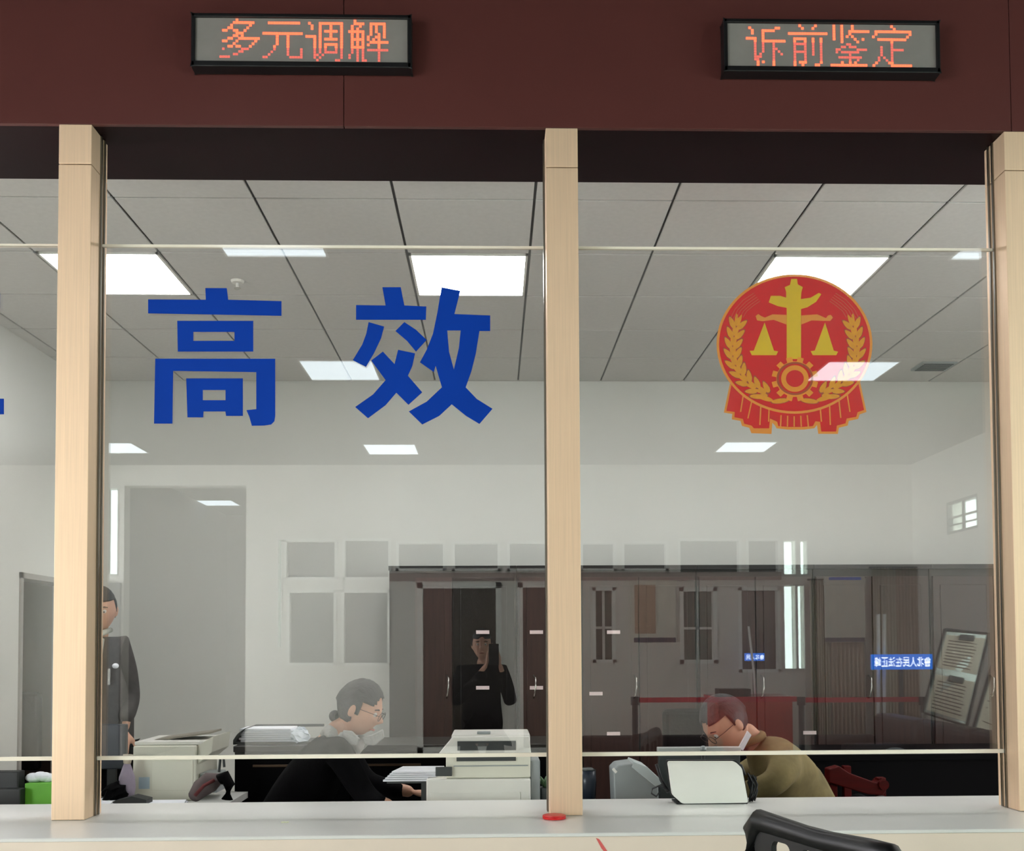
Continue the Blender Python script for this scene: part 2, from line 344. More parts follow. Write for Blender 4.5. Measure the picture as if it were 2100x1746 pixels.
def wheat(mirror):
    path = [(365,600),(345,690),(330,780),(328,870),(345,960),(385,1040),(440,1115),(520,1180),(610,1225)]
    lp = []; st = []
    for i, (x, y) in enumerate(path):
        nx, ny = path[min(i+1, len(path)-1)][0] - path[max(i-1,0)][0], path[min(i+1, len(path)-1)][1] - path[max(i-1,0)][1]
        L = math.hypot(nx, ny); tx, ty = -nx / L, -ny / L
        for sd in (-1, 1):
            for off, wd in ((48, 24), (12, 17)):
                a = math.atan2(ty, tx) + sd * (.62 if off > 20 else .2)
                cx, cy = x + -ty * sd * off, y + tx * sd * off
                if off < 20: cx += tx * 34; cy += ty * 34
                e = []
                for k in range(10):
                    q = 2 * math.pi * k / 10; u, v = 58 * math.cos(q), wd * math.sin(q) * (1 - .35 * math.cos(q))
                    e.append((cx + u * math.cos(a) - v * math.sin(a), cy + u * math.sin(a) + v * math.cos(a)))
                lp.append(e)
    for cx, cy, a in ((560,1270,.05),(620,1285,.3),(760,1310,-.12)):
        lp.append([(cx + 80*math.cos(q)*math.cos(a) - 22*math.sin(q)*math.sin(a), cy + 80*math.cos(q)*math.sin(a) + 22*math.sin(q)*math.cos(a)) for q in [2*math.pi*k/12 for k in range(12)]])
    if mirror: lp = [[(1788 - x, y) for x, y in l] for l in lp]
    return lp
for mi in (0, 1):
    g = bpy.data.meshes.new('wheat_ear'); vs = []; fs = []
    for n, l in enumerate(wheat(mi)):
        c = cE(l); y = YE2 - .0002 - .00003 * (n % 7); b0 = len(vs); vs += [(x, y, z) for x, z in c] + [(x, y + .0004, z) for x, z in c]; k = len(c)
        fs += [tuple(range(b0, b0 + k)), tuple(range(b0 + k, b0 + 2*k))[::-1]] + [(b0+i, b0+(i+1)%k, b0+k+(i+1)%k, b0+k+i) for i in range(k)]
    g.from_pydata(vs, [], fs); g.materials.append(vwheat); o = bpy.data.objects.new('wheat_ear', g); COL.objects.link(o); o.parent = em; o.matrix_parent_inverse = p_world(em).inverted()
    # dark outlines of the grains, lying just behind each grain
    lp = []
    for l in wheat(mi)[::2]:
        cx = sum(p[0] for p in l) / len(l); cy = sum(p[1] for p in l) / len(l); lp.append([(cx + (x - cx) * 1.16, cy + (y - cy) * 1.22) for x, y in l])
    g = bpy.data.meshes.new('wheat_outline_mesh'); vs = []; fs = []
    for n, l in enumerate(lp):
        c = cE(l); y = YE2 + .0003; b0 = len(vs); vs += [(x, y, z) for x, z in c]; fs.append(tuple(range(b0, b0 + len(c))))
    g.from_pydata(vs, [], fs); g.materials.append(vbr); o = bpy.data.objects.new('wheat_outline', g); COL.objects.link(o); o.parent = em; o.matrix_parent_inverse = p_world(em).inverted()
    rays = []
    for k in range(5):
        # awns sweeping from the ear to the top
        pts = [(300 + k*30, 560 - 4*k), (345 + k*27, 470 + 4*k), (420 + k*24, 385 + 16*k - k*k), (520 + k*14, 320 + 18*k)]
        cen = []
        for i in range(len(pts) - 1):
            for u in (0, .33, .66): cen.append((pts[i][0]*(1-u)+pts[i+1][0]*u, pts[i][1]*(1-u)+pts[i+1][1]*u))
        cen.append(pts[-1]); l = [(x - 1.5, y - 2) for x, y in cen] + [(x + 1.5, y + 2) for x, y in cen[::-1]]
        if mi: l = [(1788 - x, y) for x, y in l]
        rays.append(cE(l))
    flat('wheat_awns', rays, YE2, .0005, mat('awn_vinyl', (232, 100, 60), .5), em)

# ------------------------------------------------------------------ LED signs
GL = {
'duo': "......#.........|.....########...|....#......#....|...##.....#.....|.##..##..#......|......###.......|.....##.#.......|...##..########.|.##...#......#..|.....#......#...|...##.##...#....|.#......###.....|.......##.......|.....##.........|####............|................",
'yuan': "................|..############..|................|................|................|###############.|.....#...#......|.....#...#......|.....#...#......|.....#...#......|....#....#......|....#....#....#.|...#.....#....#.|..#......#....#.|##........#####.|................",
'diao': "................|.#...#########..|..#..#...#...#..|..#..#...#...#..|.....#.#####.#..|.....#...#...#..|####.#...#...#..|...#.#.#####.#..|...#.#.......#..|...#.#.#####.#..|...#.#.#...#.#..|...#.#.#...#.#..|...#.#.#####.#..|...##.#......#..|...#.#.......#..|....#......##...",
'jie': "..#.............|..####..######..|.#..#...#.#..#..|.#.#....#.#..#..|######..#.#..#..|.#.#.#..#..#.#..|.#.#.#.#..##.#..|.#####.#.#.#....|.#.#.#..#######.|.#.#.#.#...#....|.#####.....#....|.#.#.#.########.|.#.#.#.....#....|#..#.#.....#....|#..#.#.....#....|...#.##....#....",
'su': "................|.#.........##...|..#...#####.....|..#...#.........|......#.........|####..#.........|...#..#########.|...#..#...#.....|...#..#...#.....|...#..#...##....|...#..#...#.#...|...#.#....#..#..|...###....#.....|...##.....#.....|....#.#...#.....|....#.....#.....",
'qian': "....#.....#.....|.....#...#......|................|###############.|................|..#####..#..#...|..#...#..#..#...|..#####..#..#...|..#...#..#..#...|..#...#..#..#...|..#####..#..#...|..#...#..#..#...|..#...#.....#...|..#...#.....#...|..#.###.....#...|..#..#....##....",
'jian': ".#..#...#.......|.#..#...#.......|.#..#..########.|.#..#..#........|.#..#.#.#.......|.#..#....#..#...|....#.....#.....|......##........|....##.###......|..##......####..|..#.#######.....|.......#........|...#########....|.......#..#.....|....#..#.#......|##############..",
'ding': ".......#........|........#.......|.##############.|.#............#.|#............#..|..###########...|.......#........|.......#........|...#...#........|...#...#####....|...#...#........|...#...#........|..#.#..#........|..#..#.#........|.#....##........|#......########.",
}
led_b = mat('led_dot_bright', (255, 70, 40), .5, emit=1.5, ecol=(255, 90, 60))
led_d = mat('led_dot_dim', (200, 90, 80), .5, emit=.35, ecol=(240, 120, 105))
led_o = mat('led_screen_grey', (138, 134, 130), .35, var=.03, scale=30)
def led_sign(x0, y0, x1, y1, keys, bands, cx0, cx1, label, br):
    a, b = at(x0, y1, YP), at(x1, y0, YP)             # outer housing
    t = thing('led_sign', Vector(((a.x + b.x) / 2, YP, (a.z + b.z) / 2)), label, 'sign')
    D = .055; fr = .014; yf = YP - .004 - D
    xa, xb, za, zb_ = a.x, b.x, a.z, b.z
    h = MB()
    h.box((xa, yf, za), (xb, YP - .004, za + fr + .006)); h.box((xa, yf, zb_ - fr), (xb, YP - .004, zb_)); h.box((xa, yf, za), (xa + fr, YP - .004, zb_)); h.box((xb - fr, yf, za), (xb, YP - .004, zb_))
    h.build('housing', blackp, t, .003); bx('back_plate', (xa + .002, YP - .02, za + .002), (xb - .002, YP - .003, zb_ - .002), blackp, t)
    ys = yf + .008
    bx('screen', (xa + fr, ys, za + fr + .006), (xb - fr, ys + .01, zb_ - fr), led_o, t)
    c0, c1 = at(cx0, (y0+y1)/2, ys).x, at(cx1, (y0+y1)/2, ys).x
    H = (zb_ - fr) - (za + fr + .006); pz = H / 16.6; px = (c1 - c0) / 64
    for k, key in enumerate(keys):
        bm, dm = MB(), MB()
        for r, row in enumerate(GL[key].split('|')):
            m_ = {'b': bm, 'd': dm}[bands[r]]
            for c, ch in enumerate(row):
                if ch == '#':
                    x = c0 + (k * 16 + c + .5) * px; z = zb_ - fr - (r + .7) * pz
                    m_.box((x - px * .46, ys - .0015, z - pz * .42), (x + px * .46, ys - .0001, z + pz * .42))
        o = bm.build('lit_character', led_b, t); o['label'] = 'bright red-orange LED dots of one character'; o['kind'] = 'stuff'
        o = dm.build('dim_character', led_d, t); o['label'] = 'dimmer LED dots in lower lines of one character'; o['kind'] = 'stuff'
    for q in br:
        p = at(q, y0 - 6, YP); bkt = MB()
        bkt.box((p.x - .016, YP - .004, zb_ - .004), (p.x + .016, YP - .001, zb_ + .024)); bkt.box((p.x - .014, YP - .03, zb_ + .0005), (p.x + .014, YP - .003, zb_ + .004)); bkt.tube([(p.x, YP - .003, zb_ + .014), (p.x, YP - .010, zb_ + .014)], .005)
        bkt.build('bracket', chrome, t)
led_sign(401, 51, 846, 154, ['duo','yuan','diao','jie'], 'bbbbbbbbbbbddddd', 450, 802, 'black-framed LED sign with red characters on the maroon fascia, the left one', (432, 796))
led_sign(1478, 62, 1913, 164, ['su','qian','jian','ding'], 'bbbbbbbdddddddbb', 1530, 1875, 'black-framed LED sign with red characters on the maroon fascia, the right one above the emblem', (1520, 1850))

# ------------------------------------------------------------------ hall seen in the glass
def wall_holes(name, x0, x1, z0, z1, y0, y1, holes, m):
    xs = sorted({x0, x1, *[h[0] for h in holes], *[h[1] for h in holes]}); zs = sorted({z0, z1, *[h[2] for h in holes], *[h[3] for h in holes]})
    w = MB()
    for a, b in zip(xs, xs[1:]):
        for c, d in zip(zs, zs[1:]):
            mx, mz = (a + b) / 2, (c + d) / 2
            if not any(h[0] < mx < h[1] and h[2] < mz < h[3] for h in holes): w.box((a, y0, c), (b, y1, d))
    return struct(w.build(name, m))
ZW = 12.75
def rect(x0, y0, x1, y1): a, b = mir(x0, y1, ZW), mir(x1, y0, ZW); return (a.x, b.x, a.z, b.z)
pas = list(rect(250, 996, 505, 1600)); pas[2] = 0
wins = [rect(582,1106,692,1190), rect(702,1104,802,1190), rect(588,1210,690,1366), rect(700,1210,800,1366),
        rect(812,1110,914,1172), rect(927,1110,1026,1172), rect(1040,1110,1150,1172), rect(1190,1110,1264,1172), rect(1275,1110,1370,1172),
        rect(1390,1104,1520,1180), rect(1530,1104,1600,1180)]
slits = [rect(1606,1108,1632,1180), rect(1640,1108,1656,1180), rect(1608,1200,1632,1374), rect(1636,1200,1650,1374), rect(214, 1000, 244, 1180), rect(568, 1106, 579, 1330)]  # last slit is added, standing in for a sunlit window jamb
low = [rect(856,1195,1028,1545), rect(1064,1195,1180,1545), rect(1216,1205,1262,1360), rect(1395,1205,1470,1362), rect(1516,1205,1600,1380)]
wall_holes('wall_entrance', HXL, HXR, 0, HZ, YS - .2, YS, [tuple(pas)] + wins + slits + low, wallh)
wfr = mat('window_frame_white', (246, 246, 240), .5); pane_g = mat('curtained_pane', (58, 62, 60), .5, var=.06, scale=3)
pane_d = mat('dark_pane', (74, 66, 58), .2, var=.15, scale=3); pane_gr = mat('green_pane', (96, 112, 100), .2, var=.1)
def window(n, h, pm, fw=.05, cross=False):
    x0, x1, z0, z1 = h; f = MB(); ya, yb = YS - .16, YS + .01
    f.box((x0, ya, z0), (x0 + fw, yb, z1)); f.box((x1 - fw, ya, z0), (x1, yb, z1)); f.box((x0, ya, z0), (x1, yb, z0 + fw)); f.box((x0, ya, z1 - fw), (x1, yb, z1))
    if cross: f.box(((x0+x1)/2 - .015, ya + .05, z0), ((x0+x1)/2 + .015, ya + .1, z1)); f.box((x0, ya + .05, z0 + (z1-z0)*.45), (x1, ya + .1, z0 + (z1-z0)*.45 + .03))
    o = struct(f.build('window_%d' % n, wfr)); bx('pane', (x0 + fw, YS - .12, z0 + fw), (x1 - fw, YS - .105, z1 - fw), pm, o)
for n, h in enumerate(wins): window(n + 1, h, pane_g, .035)
for n, h in enumerate(slits): window(n + 20, h, gls, .012)
window(30, low[0], pane_d, .07); window(31, low[1], pane_d, .06); window(32, low[2], pane_gr, .04, True); window(33, low[3], pane_gr, .05, True); window(34, low[4], pane_d, .04)
a, b = mir(150, 1600, ZW), mir(249, 1196, ZW)
dd = struct(bx('added_dark_panel', (a.x, YS + .002, 0.005), (b.x, YS + .05, b.z), mat('dark_grey_panel', (78, 80, 80), .5))); bx('panel_handle', (b.x - .12, YS + .051, 1.0), (b.x - .09, YS + .10, 1.2), chrome, dd)  # dark panel added to keep the reflection dark left of the passage
struct(bx('trim_1', (mir(800, 1190, ZW).x, YS, mir(1000, 1192, ZW).z), (mir(1600, 1190, ZW).x, YS + .06, mir(1000, 1176, ZW).z), mat('pinkish_trim', (168, 150, 142), .5)))
# passage beyond the opening
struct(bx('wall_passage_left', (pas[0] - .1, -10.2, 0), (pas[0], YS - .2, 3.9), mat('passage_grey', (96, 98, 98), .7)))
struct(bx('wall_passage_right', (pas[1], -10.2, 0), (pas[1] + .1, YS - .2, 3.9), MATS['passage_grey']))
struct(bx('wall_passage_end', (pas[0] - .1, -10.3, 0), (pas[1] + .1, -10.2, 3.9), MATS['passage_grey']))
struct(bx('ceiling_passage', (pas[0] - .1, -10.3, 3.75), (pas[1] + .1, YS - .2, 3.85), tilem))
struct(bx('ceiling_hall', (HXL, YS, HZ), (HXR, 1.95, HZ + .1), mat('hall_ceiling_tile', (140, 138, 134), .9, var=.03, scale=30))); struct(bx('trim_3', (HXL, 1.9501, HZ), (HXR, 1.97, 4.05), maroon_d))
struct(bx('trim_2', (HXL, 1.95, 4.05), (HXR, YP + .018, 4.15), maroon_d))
# east wall with high barred windows, west wall
def ewin(xa, ya, xb, yb):
    def pt(px, py):
        zv = HXR / (at(px, py, 1).x); return at(px, py, zv), zv
    (p, z1), (q, z2) = pt(xa, yb), pt(xb, ya)
    return (2*YG - z1, 2*YG - z2, p.z, q.z + (0))
E1 = ewin(1942, 1012, 2004, 1098); E2 = ewin(2030, 985, 2078, 1060)
ys_ = sorted({YS, YP + .018, E1[0], E1[1], E2[0], E2[1], -2.1, -.2, .4, 2.3})
w = MB(); holes = [tuple(sorted(E1[:2])) + tuple(sorted(E1[2:])), tuple(sorted(E2[:2])) + tuple(sorted(E2[2:]))]; big = [(-2.1, -.2, .95, 3.1), (.4, 2.3, .95, 3.1)]; holes += big  # big: added unseen windows that let more daylight in from the east
zs_ = sorted({0, 4.05, .95, 3.1, *[h[2] for h in holes], *[h[3] for h in holes]})
for a, b in zip(ys_, ys_[1:]):
    for c, d in zip(zs_, zs_[1:]):
        if not any(h[0] < (a+b)/2 < h[1] and h[2] < (c+d)/2 < h[3] for h in holes): w.box((HXR, a, c), (HXR + .2, b, d))
struct(w.build('wall_east', wallh))
for n, h in enumerate(holes):
    f = MB(); k = .03
    f.box((HXR, h[0], h[2]), (HXR + .06, h[0] + k, h[3])); f.box((HXR, h[1] - k, h[2]), (HXR + .06, h[1], h[3])); f.box((HXR, h[0], h[2]), (HXR + .06, h[1], h[2] + k)); f.box((HXR, h[0], h[3] - k), (HXR + .06, h[1], h[3]))
    f.box((HXR + .01, (h[0]+h[1])/2 - .015, h[2]), (HXR + .04, (h[0]+h[1])/2 + .015, h[3])); f.box((HXR + .01, h[0], (h[2]+h[3])/2 - .01), (HXR + .04, h[1], (h[2]+h[3])/2 + .01)); f.box((HXR + .01, h[0], h[2] + (h[3]-h[2])*.25), (HXR + .04, h[1], h[2] + (h[3]-h[2])*.25 + .015))
    o = struct(f.build('window_%d' % (40 + n), mat('dark_window_frame', (70, 76, 78), .5))); bx('pane', (HXR + .05, h[0] + k, h[2] + k), (HXR + .056, h[1] - k, h[3] - k), gls, o)
added_wins = [(-4.3, -2.5), (-2.2, -.6)]  # added windows, out of view, to bring daylight into the hall
w = MB(); ysw = sorted({YS, YP + .018, *[v for p in added_wins for v in p]})
for a, b in zip(ysw, ysw[1:]):
    if (a, b) in added_wins: w.box((HXL - .2, a, 0), (HXL, b, .8)); w.box((HXL - .2, a, 3.1), (HXL, b, 4.05))
    else: w.box((HXL - .2, a, 0), (HXL, b, 4.05))
struct(w.build('wall_west', wallh))
for n, (a, b) in enumerate(added_wins):
    f = MB(); f.box((HXL - .14, a, .8), (HXL - .06, a + .05, 3.1)); f.box((HXL - .14, b - .05, .8), (HXL - .06, b, 3.1)); f.box((HXL - .14, a, .8), (HXL - .06, b, .85)); f.box((HXL - .14, a, 3.05), (HXL - .06, b, 3.1)); f.box((HXL - .13, (a+b)/2 - .025, .8), (HXL - .07, (a+b)/2 + .025, 3.1)); f.box((HXL - .13, a, 2.3), (HXL - .07, b, 2.35))
    o = struct(f.build('window_%d' % (50 + n), wfr)); bx('pane', (HXL - .105, a + .05, .85), (HXL - .098, b - .05, 3.05), glw, o)
    pl = bpy.data.lights.new('window_portal', 'AREA'); pl.shape = 'RECTANGLE'; pl.size = 2.3; pl.size_y = b - a; pl.cycles.is_portal = True
    po = bpy.data.objects.new('window_portal', pl); COL.objects.link(po); po.location = (HXL - .15, (a+b)/2, 1.95); po.rotation_euler = (0, R(-90), 0)
for a, b, z0, z1 in big:
    pl = bpy.data.lights.new('window_portal', 'AREA'); pl.shape = 'RECTANGLE'; pl.size = z1 - z0; pl.size_y = b - a; pl.cycles.is_portal = True
    po = bpy.data.objects.new('window_portal', pl); COL.objects.link(po); po.location = (HXR + .12, (a+b)/2, (z0+z1)/2); po.rotation_euler = (0, R(90), 0)
# bare tree outside
t = thing('bare_tree', (8.5, -4.5, 0), 'bare tree outside the high hall window', 'tree'); tb = MB()
tb.tube([(8.5,-4.5,0),(8.4,-4.45,1.6),(8.5,-4.3,3),(8.3,-4.2,5)], [.12,.1,.07,.02], 8)
for k in range(26):
    z = random.uniform(1.6, 4.2); a = random.uniform(0, 6.28); L = random.uniform(.6, 1.6); p = Vector((8.45, -4.4, z)); d = Vector((math.cos(a)*.6, math.sin(a), .6))
    tb.tube([p, p + d*L*.5 + Vector((0,0,.08)), p + d*L], [.03, .018, .006], 5)
tb.build('branches', mat('bark', (66, 60, 52), .9), t)
# hall panel lights (rows measured in the reflection)
hl = [(-1.56, 5.30), (2.72, 5.30), (-5.9, 5.30), (-1.56, 8.06), (2.72, 8.06), (-5.7, 8.06)]
for px, py in ((743, 911), (1488, 906), (158, 908)):
    p = onz(px, py, HZ); hl.append((p.x, p.y))
p = onz(395, 1026, HZ); hl.append((p.x, p.y))
nm = ['first row from the counter', 'second row from the counter', 'third row from the counter']
for n, (x, zv) in enumerate(hl):
    yb = 2*YG - zv
    side = ['centre', 'right', 'left'][n % 3] if n < 9 else ''
    lab = 'square hall ceiling light, %s of the %s' % (side, nm[n // 3]) if n < 9 else 'square ceiling light in the passage off the hall'
    panel(x, yb - .6, x + .6, yb, HZ - .004, emh, lab, 'hall ceiling panel lights')

# ------------------------------------------------------------------ office: cabinets on the back wall
YCF = 6.92
ctopz = at(1000, 1161, YCF).z
labm = mat('pale_label', (226, 206, 204), .6)
def cabinet(x0, x1, doors, label, handles, labels, tinted=False):
    a, b = at(x0, 1300, YCF).x, at(x1, 1300, YCF).x
    t = thing('filing_cabinet', ((a + b) / 2, (YCF + YB) / 2, 0), label, 'cabinet', 'brown cabinets along the back wall')
    bx('body', (a + .003, YCF + .02, 0), (b - .003, YB - .02, ctopz - .03), brownf, t)
    bx('cornice', (a + .001, YCF - .02, ctopz - .03), (b - .001, YB - .02, ctopz), mat('black_cornice', (24, 18, 17), .4), t)
    n = len(doors) - 1
    for k in range(n):
        d0, d1 = at(doors[k], 1300, YCF).x + .004, at(doors[k+1], 1300, YCF).x - .004
        glassy = tinted and k == n - 1
        dm_ = mat('black_glazed_door', (16, 13, 13), .25, spec=.3) if glassy else brownw
        d = bx('door', (d0, YCF, .06), (d1, YCF + .018, ctopz - .08), dm_, t, .002)
        p = MB(); m_ = .05
        p.box((d0 + m_, YCF - .006, .12), (d1 - m_, YCF + .001, ctopz - .14)); p.build('raised_panel', dm_, d, .004)
        for hx in handles:
            X = at(hx, 1400, YCF).x
            if d0 < X < d1:
                z0, z1 = at(hx, 1432, YCF).z, at(hx, 1385, YCF).z
                MB().tube([(X, YCF - .004, z1), (X + .012, YCF - .03, z1 - .02), (X + .014, YCF - .034, (z0+z1)/2), (X + .006, YCF - .03, z0 + .02), (X, YCF - .004, z0)], .006, 8).build('handle', chrome, d, smooth=True)
        for lx, ly in labels:
            X = at(lx, ly, YCF)
            if d0 < X.x < d1: bx('label_plate', (X.x - .045, YCF - .010, X.z - .012), (X.x + .045, YCF - .0062, X.z + .012), labm, d)
LB = [(990,1297),(990,1411),(1100,1297),(1100,1411),(1222,1423),(1258,1505),(1258,1297),(1660,1503)]
cabinet(797, 1060, (850, 928, 1056), 'dark brown double door cabinet at the back wall behind the seated woman', (916,), LB, True)
cabinet(1060, 1190, (1064, 1186), 'single door dark brown cabinet at the back wall just left of the middle post', (1094,), LB)
cabinet(1190, 1430, (1194, 1310, 1426), 'dark brown back-wall cabinet just right of the middle post', (1300,), LB)
cabinet(1430, 1670, (1434, 1550, 1666), 'dark brown back-wall cabinet behind the man in the khaki coat', (1560,), LB)
cabinet(1670, 1910, (1674, 1790, 1906), 'dark brown back-wall cabinet right of the man in the khaki coat', (1780,), LB)
cabinet(1910, 2180, (1914, 2040, 2176), 'rightmost dark brown cabinet on the office back wall', (2030,), LB)

# ------------------------------------------------------------------ desks and things behind the counter
dk = mat('dark_desk_laminate', (3, 2, 4), .7, var=.1, spec=.08)
t = thing('work_desk', (-1.95, 4.5, 0), 'low desk behind the counter at the left, under the cream printer', 'desk')
bx('desk_top', (-2.8, 4.02, .72), (-1.2, 5.0, .75), mat('desk_top_grey', (190, 190, 186), .5), t); bx('leg', (-2.78, 4.06, 0), (-2.74, 4.96, .72), dkgrey, t); bx('leg', (-1.26, 4.06, 0), (-1.22, 4.96, .72), dkgrey, t)
t = thing('work_desk', (.3, 4.3, 0), 'low desk behind the counter at the middle post, under the white printer', 'desk')
bx('desk_top', (-.52, 4.02, .72), (1.35, 4.42, .75), dk, t); bx('leg', (-.50, 4.06, 0), (-.46, 4.38, .72), dkgrey, t); bx('leg', (1.29, 4.06, 0), (1.33, 4.38, .72), dkgrey, t)
# black credenza behind the woman
YK = 5.0
a, b = at(478, 1531, YK), at(1190, 1640, YK)
t = thing('black_credenza', ((a.x + b.x) / 2, YK + .2, 0), 'long low black credenza behind the seated woman', 'cabinet')
bx('body', (a.x + .006, YK + .01, 0), (b.x, YK + .42, a.z - .03), dk, t)
bx('top', (a.x, YK, a.z - .03), (b.x + .01, YK + .44, a.z), mat('dark_top', (30, 26, 23), .4), t, .004)
for k in range(3):
    xa = a.x + .02 + k * (b.x - a.x - .03) / 3; d = bx('door', (xa, YK - .008, .08), (xa + (b.x - a.x - .06) / 3, YK + .01, a.z - .05), dk, t, .002)
    bx('handle', (xa + .08, YK - .018, a.z - .1), (xa + .34, YK - .008, a.z - .09), mat('bronze_pull', (84, 66, 50), .4, metal=.6), d)
# black paper tray with paper on it
a, b = at(480, 1531, YK + .1), at(650, 1492, YK + .1)
t = thing('paper_tray', ((a.x + b.x)/2, YK + .2, a.z), 'dark rounded paper tray holding white sheets at the left end of the credenza', 'tray')
zt0 = at(478, 1531, YK).z
prof = [(a.x, zt0), (a.x, b.z - .06), (a.x + .02, b.z - .03), (a.x + .06, b.z), (b.x, b.z), (b.x, b.z - .012), (a.x + .065, b.z - .014), (a.x + .03, b.z - .04), (a.x + .014, b.z - .065), (a.x + .014, zt0)]
MB().prism([(x, YK + .3, z) for x, z in prof], (0, .02, 0)).build('rear_hoop', dkgrey, t); MB().prism([(x, YK + .08, z) for x, z in prof[:4] + prof[7:]], (0, .22, 0)).build('side_shell', dkgrey, t)
bx('base', (a.x, YK + .08, zt0), (b.x, YK + .32, zt0 + .01), dkgrey, t)
pa, pb = at(492, 1524, YK + .12), at(600, 1500, YK + .12)
t = thing('paper_stack', ((pa.x+pb.x)/2, YK + .2, zt0 + .01), 'stack of white paper lying in the dark tray left of the woman', 'paper')
for k in range(6): bx('sheet_bundle', (pa.x + random.uniform(0, .012), YK + .1, zt0 + .011 + k*.011), (pb.x + random.uniform(-.01, .01), YK + .28, zt0 + .0205 + k*.011), paper, t)
c = at(615, 1512, YK + .12); me = MB(); me.ball(c, (.045, .05, .045), 14, 10)
for v in me.v: v += Vector((random.uniform(-.012, .012), random.uniform(-.012, .012), random.uniform(-.01, .01)))
for v in me.v: v.z = max(v.z, zt0 + .002)
tag(me.build('crumpled_bag', mat('pale_plastic_bag', (220, 226, 232), .3, bump=.3)), 'crumpled white plastic bag beside the paper stack, left of the woman', 'bag')

def P3(px, py, Y): return at(px, py, Y)
# big white printer, middle
YQ = 4.12
def fx(px, Y=YQ): return at(px, 1550, Y).x
def fzz(py, Y=YQ, px=980): return at(px, py, Y).z
t = thing('white_printer', (fx(990), YQ + .2, .75), 'large white office printer with a slot on top, left of the middle post', 'printer')
xl, xr = fx(908), fx(1088); xr2 = fx(1108)
bx('lower_body', (fx(874), YQ, .751), (xr, YQ + .30, fzz(1598)), whitep, t, .008)
bx('upper_body', (xl + .012, YQ + .012, fzz(1598) + .001), (xr, YQ + .30, fzz(1552)), creamp, t, .006)
bx('side_unit', (xr + .001, YQ + .03, .751), (xr2, YQ + .30, fzz(1562)), greyp, t, .006)
# lid: frame around a recessed dark slot
z0, z1 = fzz(1552), fzz(1512)
M_ = MB(); M_.prism([(fx(895), YQ + .01, z0 + .001), (fx(928), YQ + .01, z1), (fx(1086), YQ + .01, z1), (fx(1090), YQ + .01, z0 + .001)], (0, .03, 0)); M_.build('lid_front', whitep, t, .004)
bx('scanner_lid', (fx(925), YQ + .045, z0 + .001), (xr, YQ + .30, z1 + .006), whitep, t, .006)
bx('output_slot', (fx(938), YQ + .006, fzz(1540)), (fx(1058), YQ + .0098, fzz(1521)), dkgrey, t); bx('lower_slot', (fx(936), YQ + .006, fzz(1562)), (fx(1058), YQ + .0118, fzz(1550)), dkgrey, t)
bx('front_groove', (fx(930), YQ + .008, fzz(1573)), (xr - .01, YQ + .0118, fzz(1571)), greyp, t)
bx('lid_tab', (fx(978), YQ + .05, z1 + .0065), (fx(1006), YQ + .09, z1 + .016), greyp, t, .003)
bx('control_panel', (fx(893), YQ - .004, fzz(1592)), (fx(927), YQ + .011, fzz(1573)), dkgrey, t, .003)
bx('paper_cassette', (fx(882), YQ - .006, .76), (fx(1066), YQ - .0005, fzz(1625)), whitep, t, .003)
# white sheets feeding from the printer
t = thing('paper_ream', at(840, 1600, YQ + .1), 'fanned white paper stack sticking out left of the white printer', 'paper')
for k in range(5):
    z = fzz(1606) + k * .0085; e = MB(); xx = fx(782) + k * .009
    e.prism([(xx, YQ + .06, z), (xx + .03, YQ + .24, z), (fx(905), YQ + .24, z), (fx(893), YQ + .06, z)], (0, 0, .007)); e.build('sheet_bundle', paper, t)
for k in (0, 1): bx('support_bracket', (fx(860), YQ + .1 + k*.08, .751), (fx(872) - .002, YQ + .11 + k*.08, fzz(1606)), dkgrey, t)
bx('support_plate', (fx(790), YQ + .06, fzz(1606) - .008), (fx(872), YQ + .24, fzz(1606) - .001), dkgrey, t)
# small clutter between printer and post
q = at(1118, 1610, 4.2); t = thing('potted_succulent', (q.x, 4.2, .75), 'tiny green plant in a pot between printer and middle post', 'plant')
MB().tube([(q.x, 4.2, .751), (q.x, 4.2, q.z - .01)], [.03, .038], 14).build('pot', dkgrey, t)
lf = MB()
for k in range(9): a_ = k*.7; lf.tube([(q.x, 4.2, q.z - .012), (q.x + .02*math.cos(a_), 4.2 + .02*math.sin(a_), q.z + .015), (q.x + .035*math.cos(a_), 4.2 + .035*math.sin(a_), q.z + .03)], [.005, .008, .002], 6)
lf.build('leaves', mat('leaf_green', (92, 120, 84), .6), t)

# left cream printer
YL = 4.70
def gx_(px): return at(px, 1580, YL).x
def gz(py): return at(350, py, YL).z
t = thing('cream_printer', (gx_(350), YL + .15, .75), 'cream laser printer on the low desk left of the credenza', 'printer')
bx('body', (gx_(272), YL, .751), (gx_(402), YL + .36, gz(1530)), creamp, t, .008)
bx('lid', (gx_(272), YL + .02, gz(1530) + .001), (gx_(415), YL + .36, gz(1522)), whitep, t, .004)
M_ = MB(); M_.prism([(gx_(402) + .001, YL + .02, gz(1530)), (gx_(435), YL + .02, gz(1512)), (gx_(432), YL + .02, gz(1545)), (gx_(402) + .001, YL + .02, gz(1570))], (0, .3, 0)); M_.build('side_chute', creamp, t, .003)
M_ = MB(); M_.prism([(gx_(300), YL + .1, gz(1522) + .002), (gx_(418), YL + .1, gz(1506)), (gx_(418), YL + .1, gz(1510)), (gx_(330), YL + .1, gz(1522) + .002)], (0, .2, 0)); M_.build('raised_flap', mat('taupe_flap', (140, 134, 120), .5), t)
bx('status_label', (gx_(285), YL - .002, gz(1618)), (gx_(307), YL - .0002, gz(1594)), mat('bluish_label', (176, 196, 206), .5), t)
bx('front_panel', (gx_(312), YL - .003, gz(1622)), (gx_(396), YL - .0002, gz(1560)), creamp, t, .002)
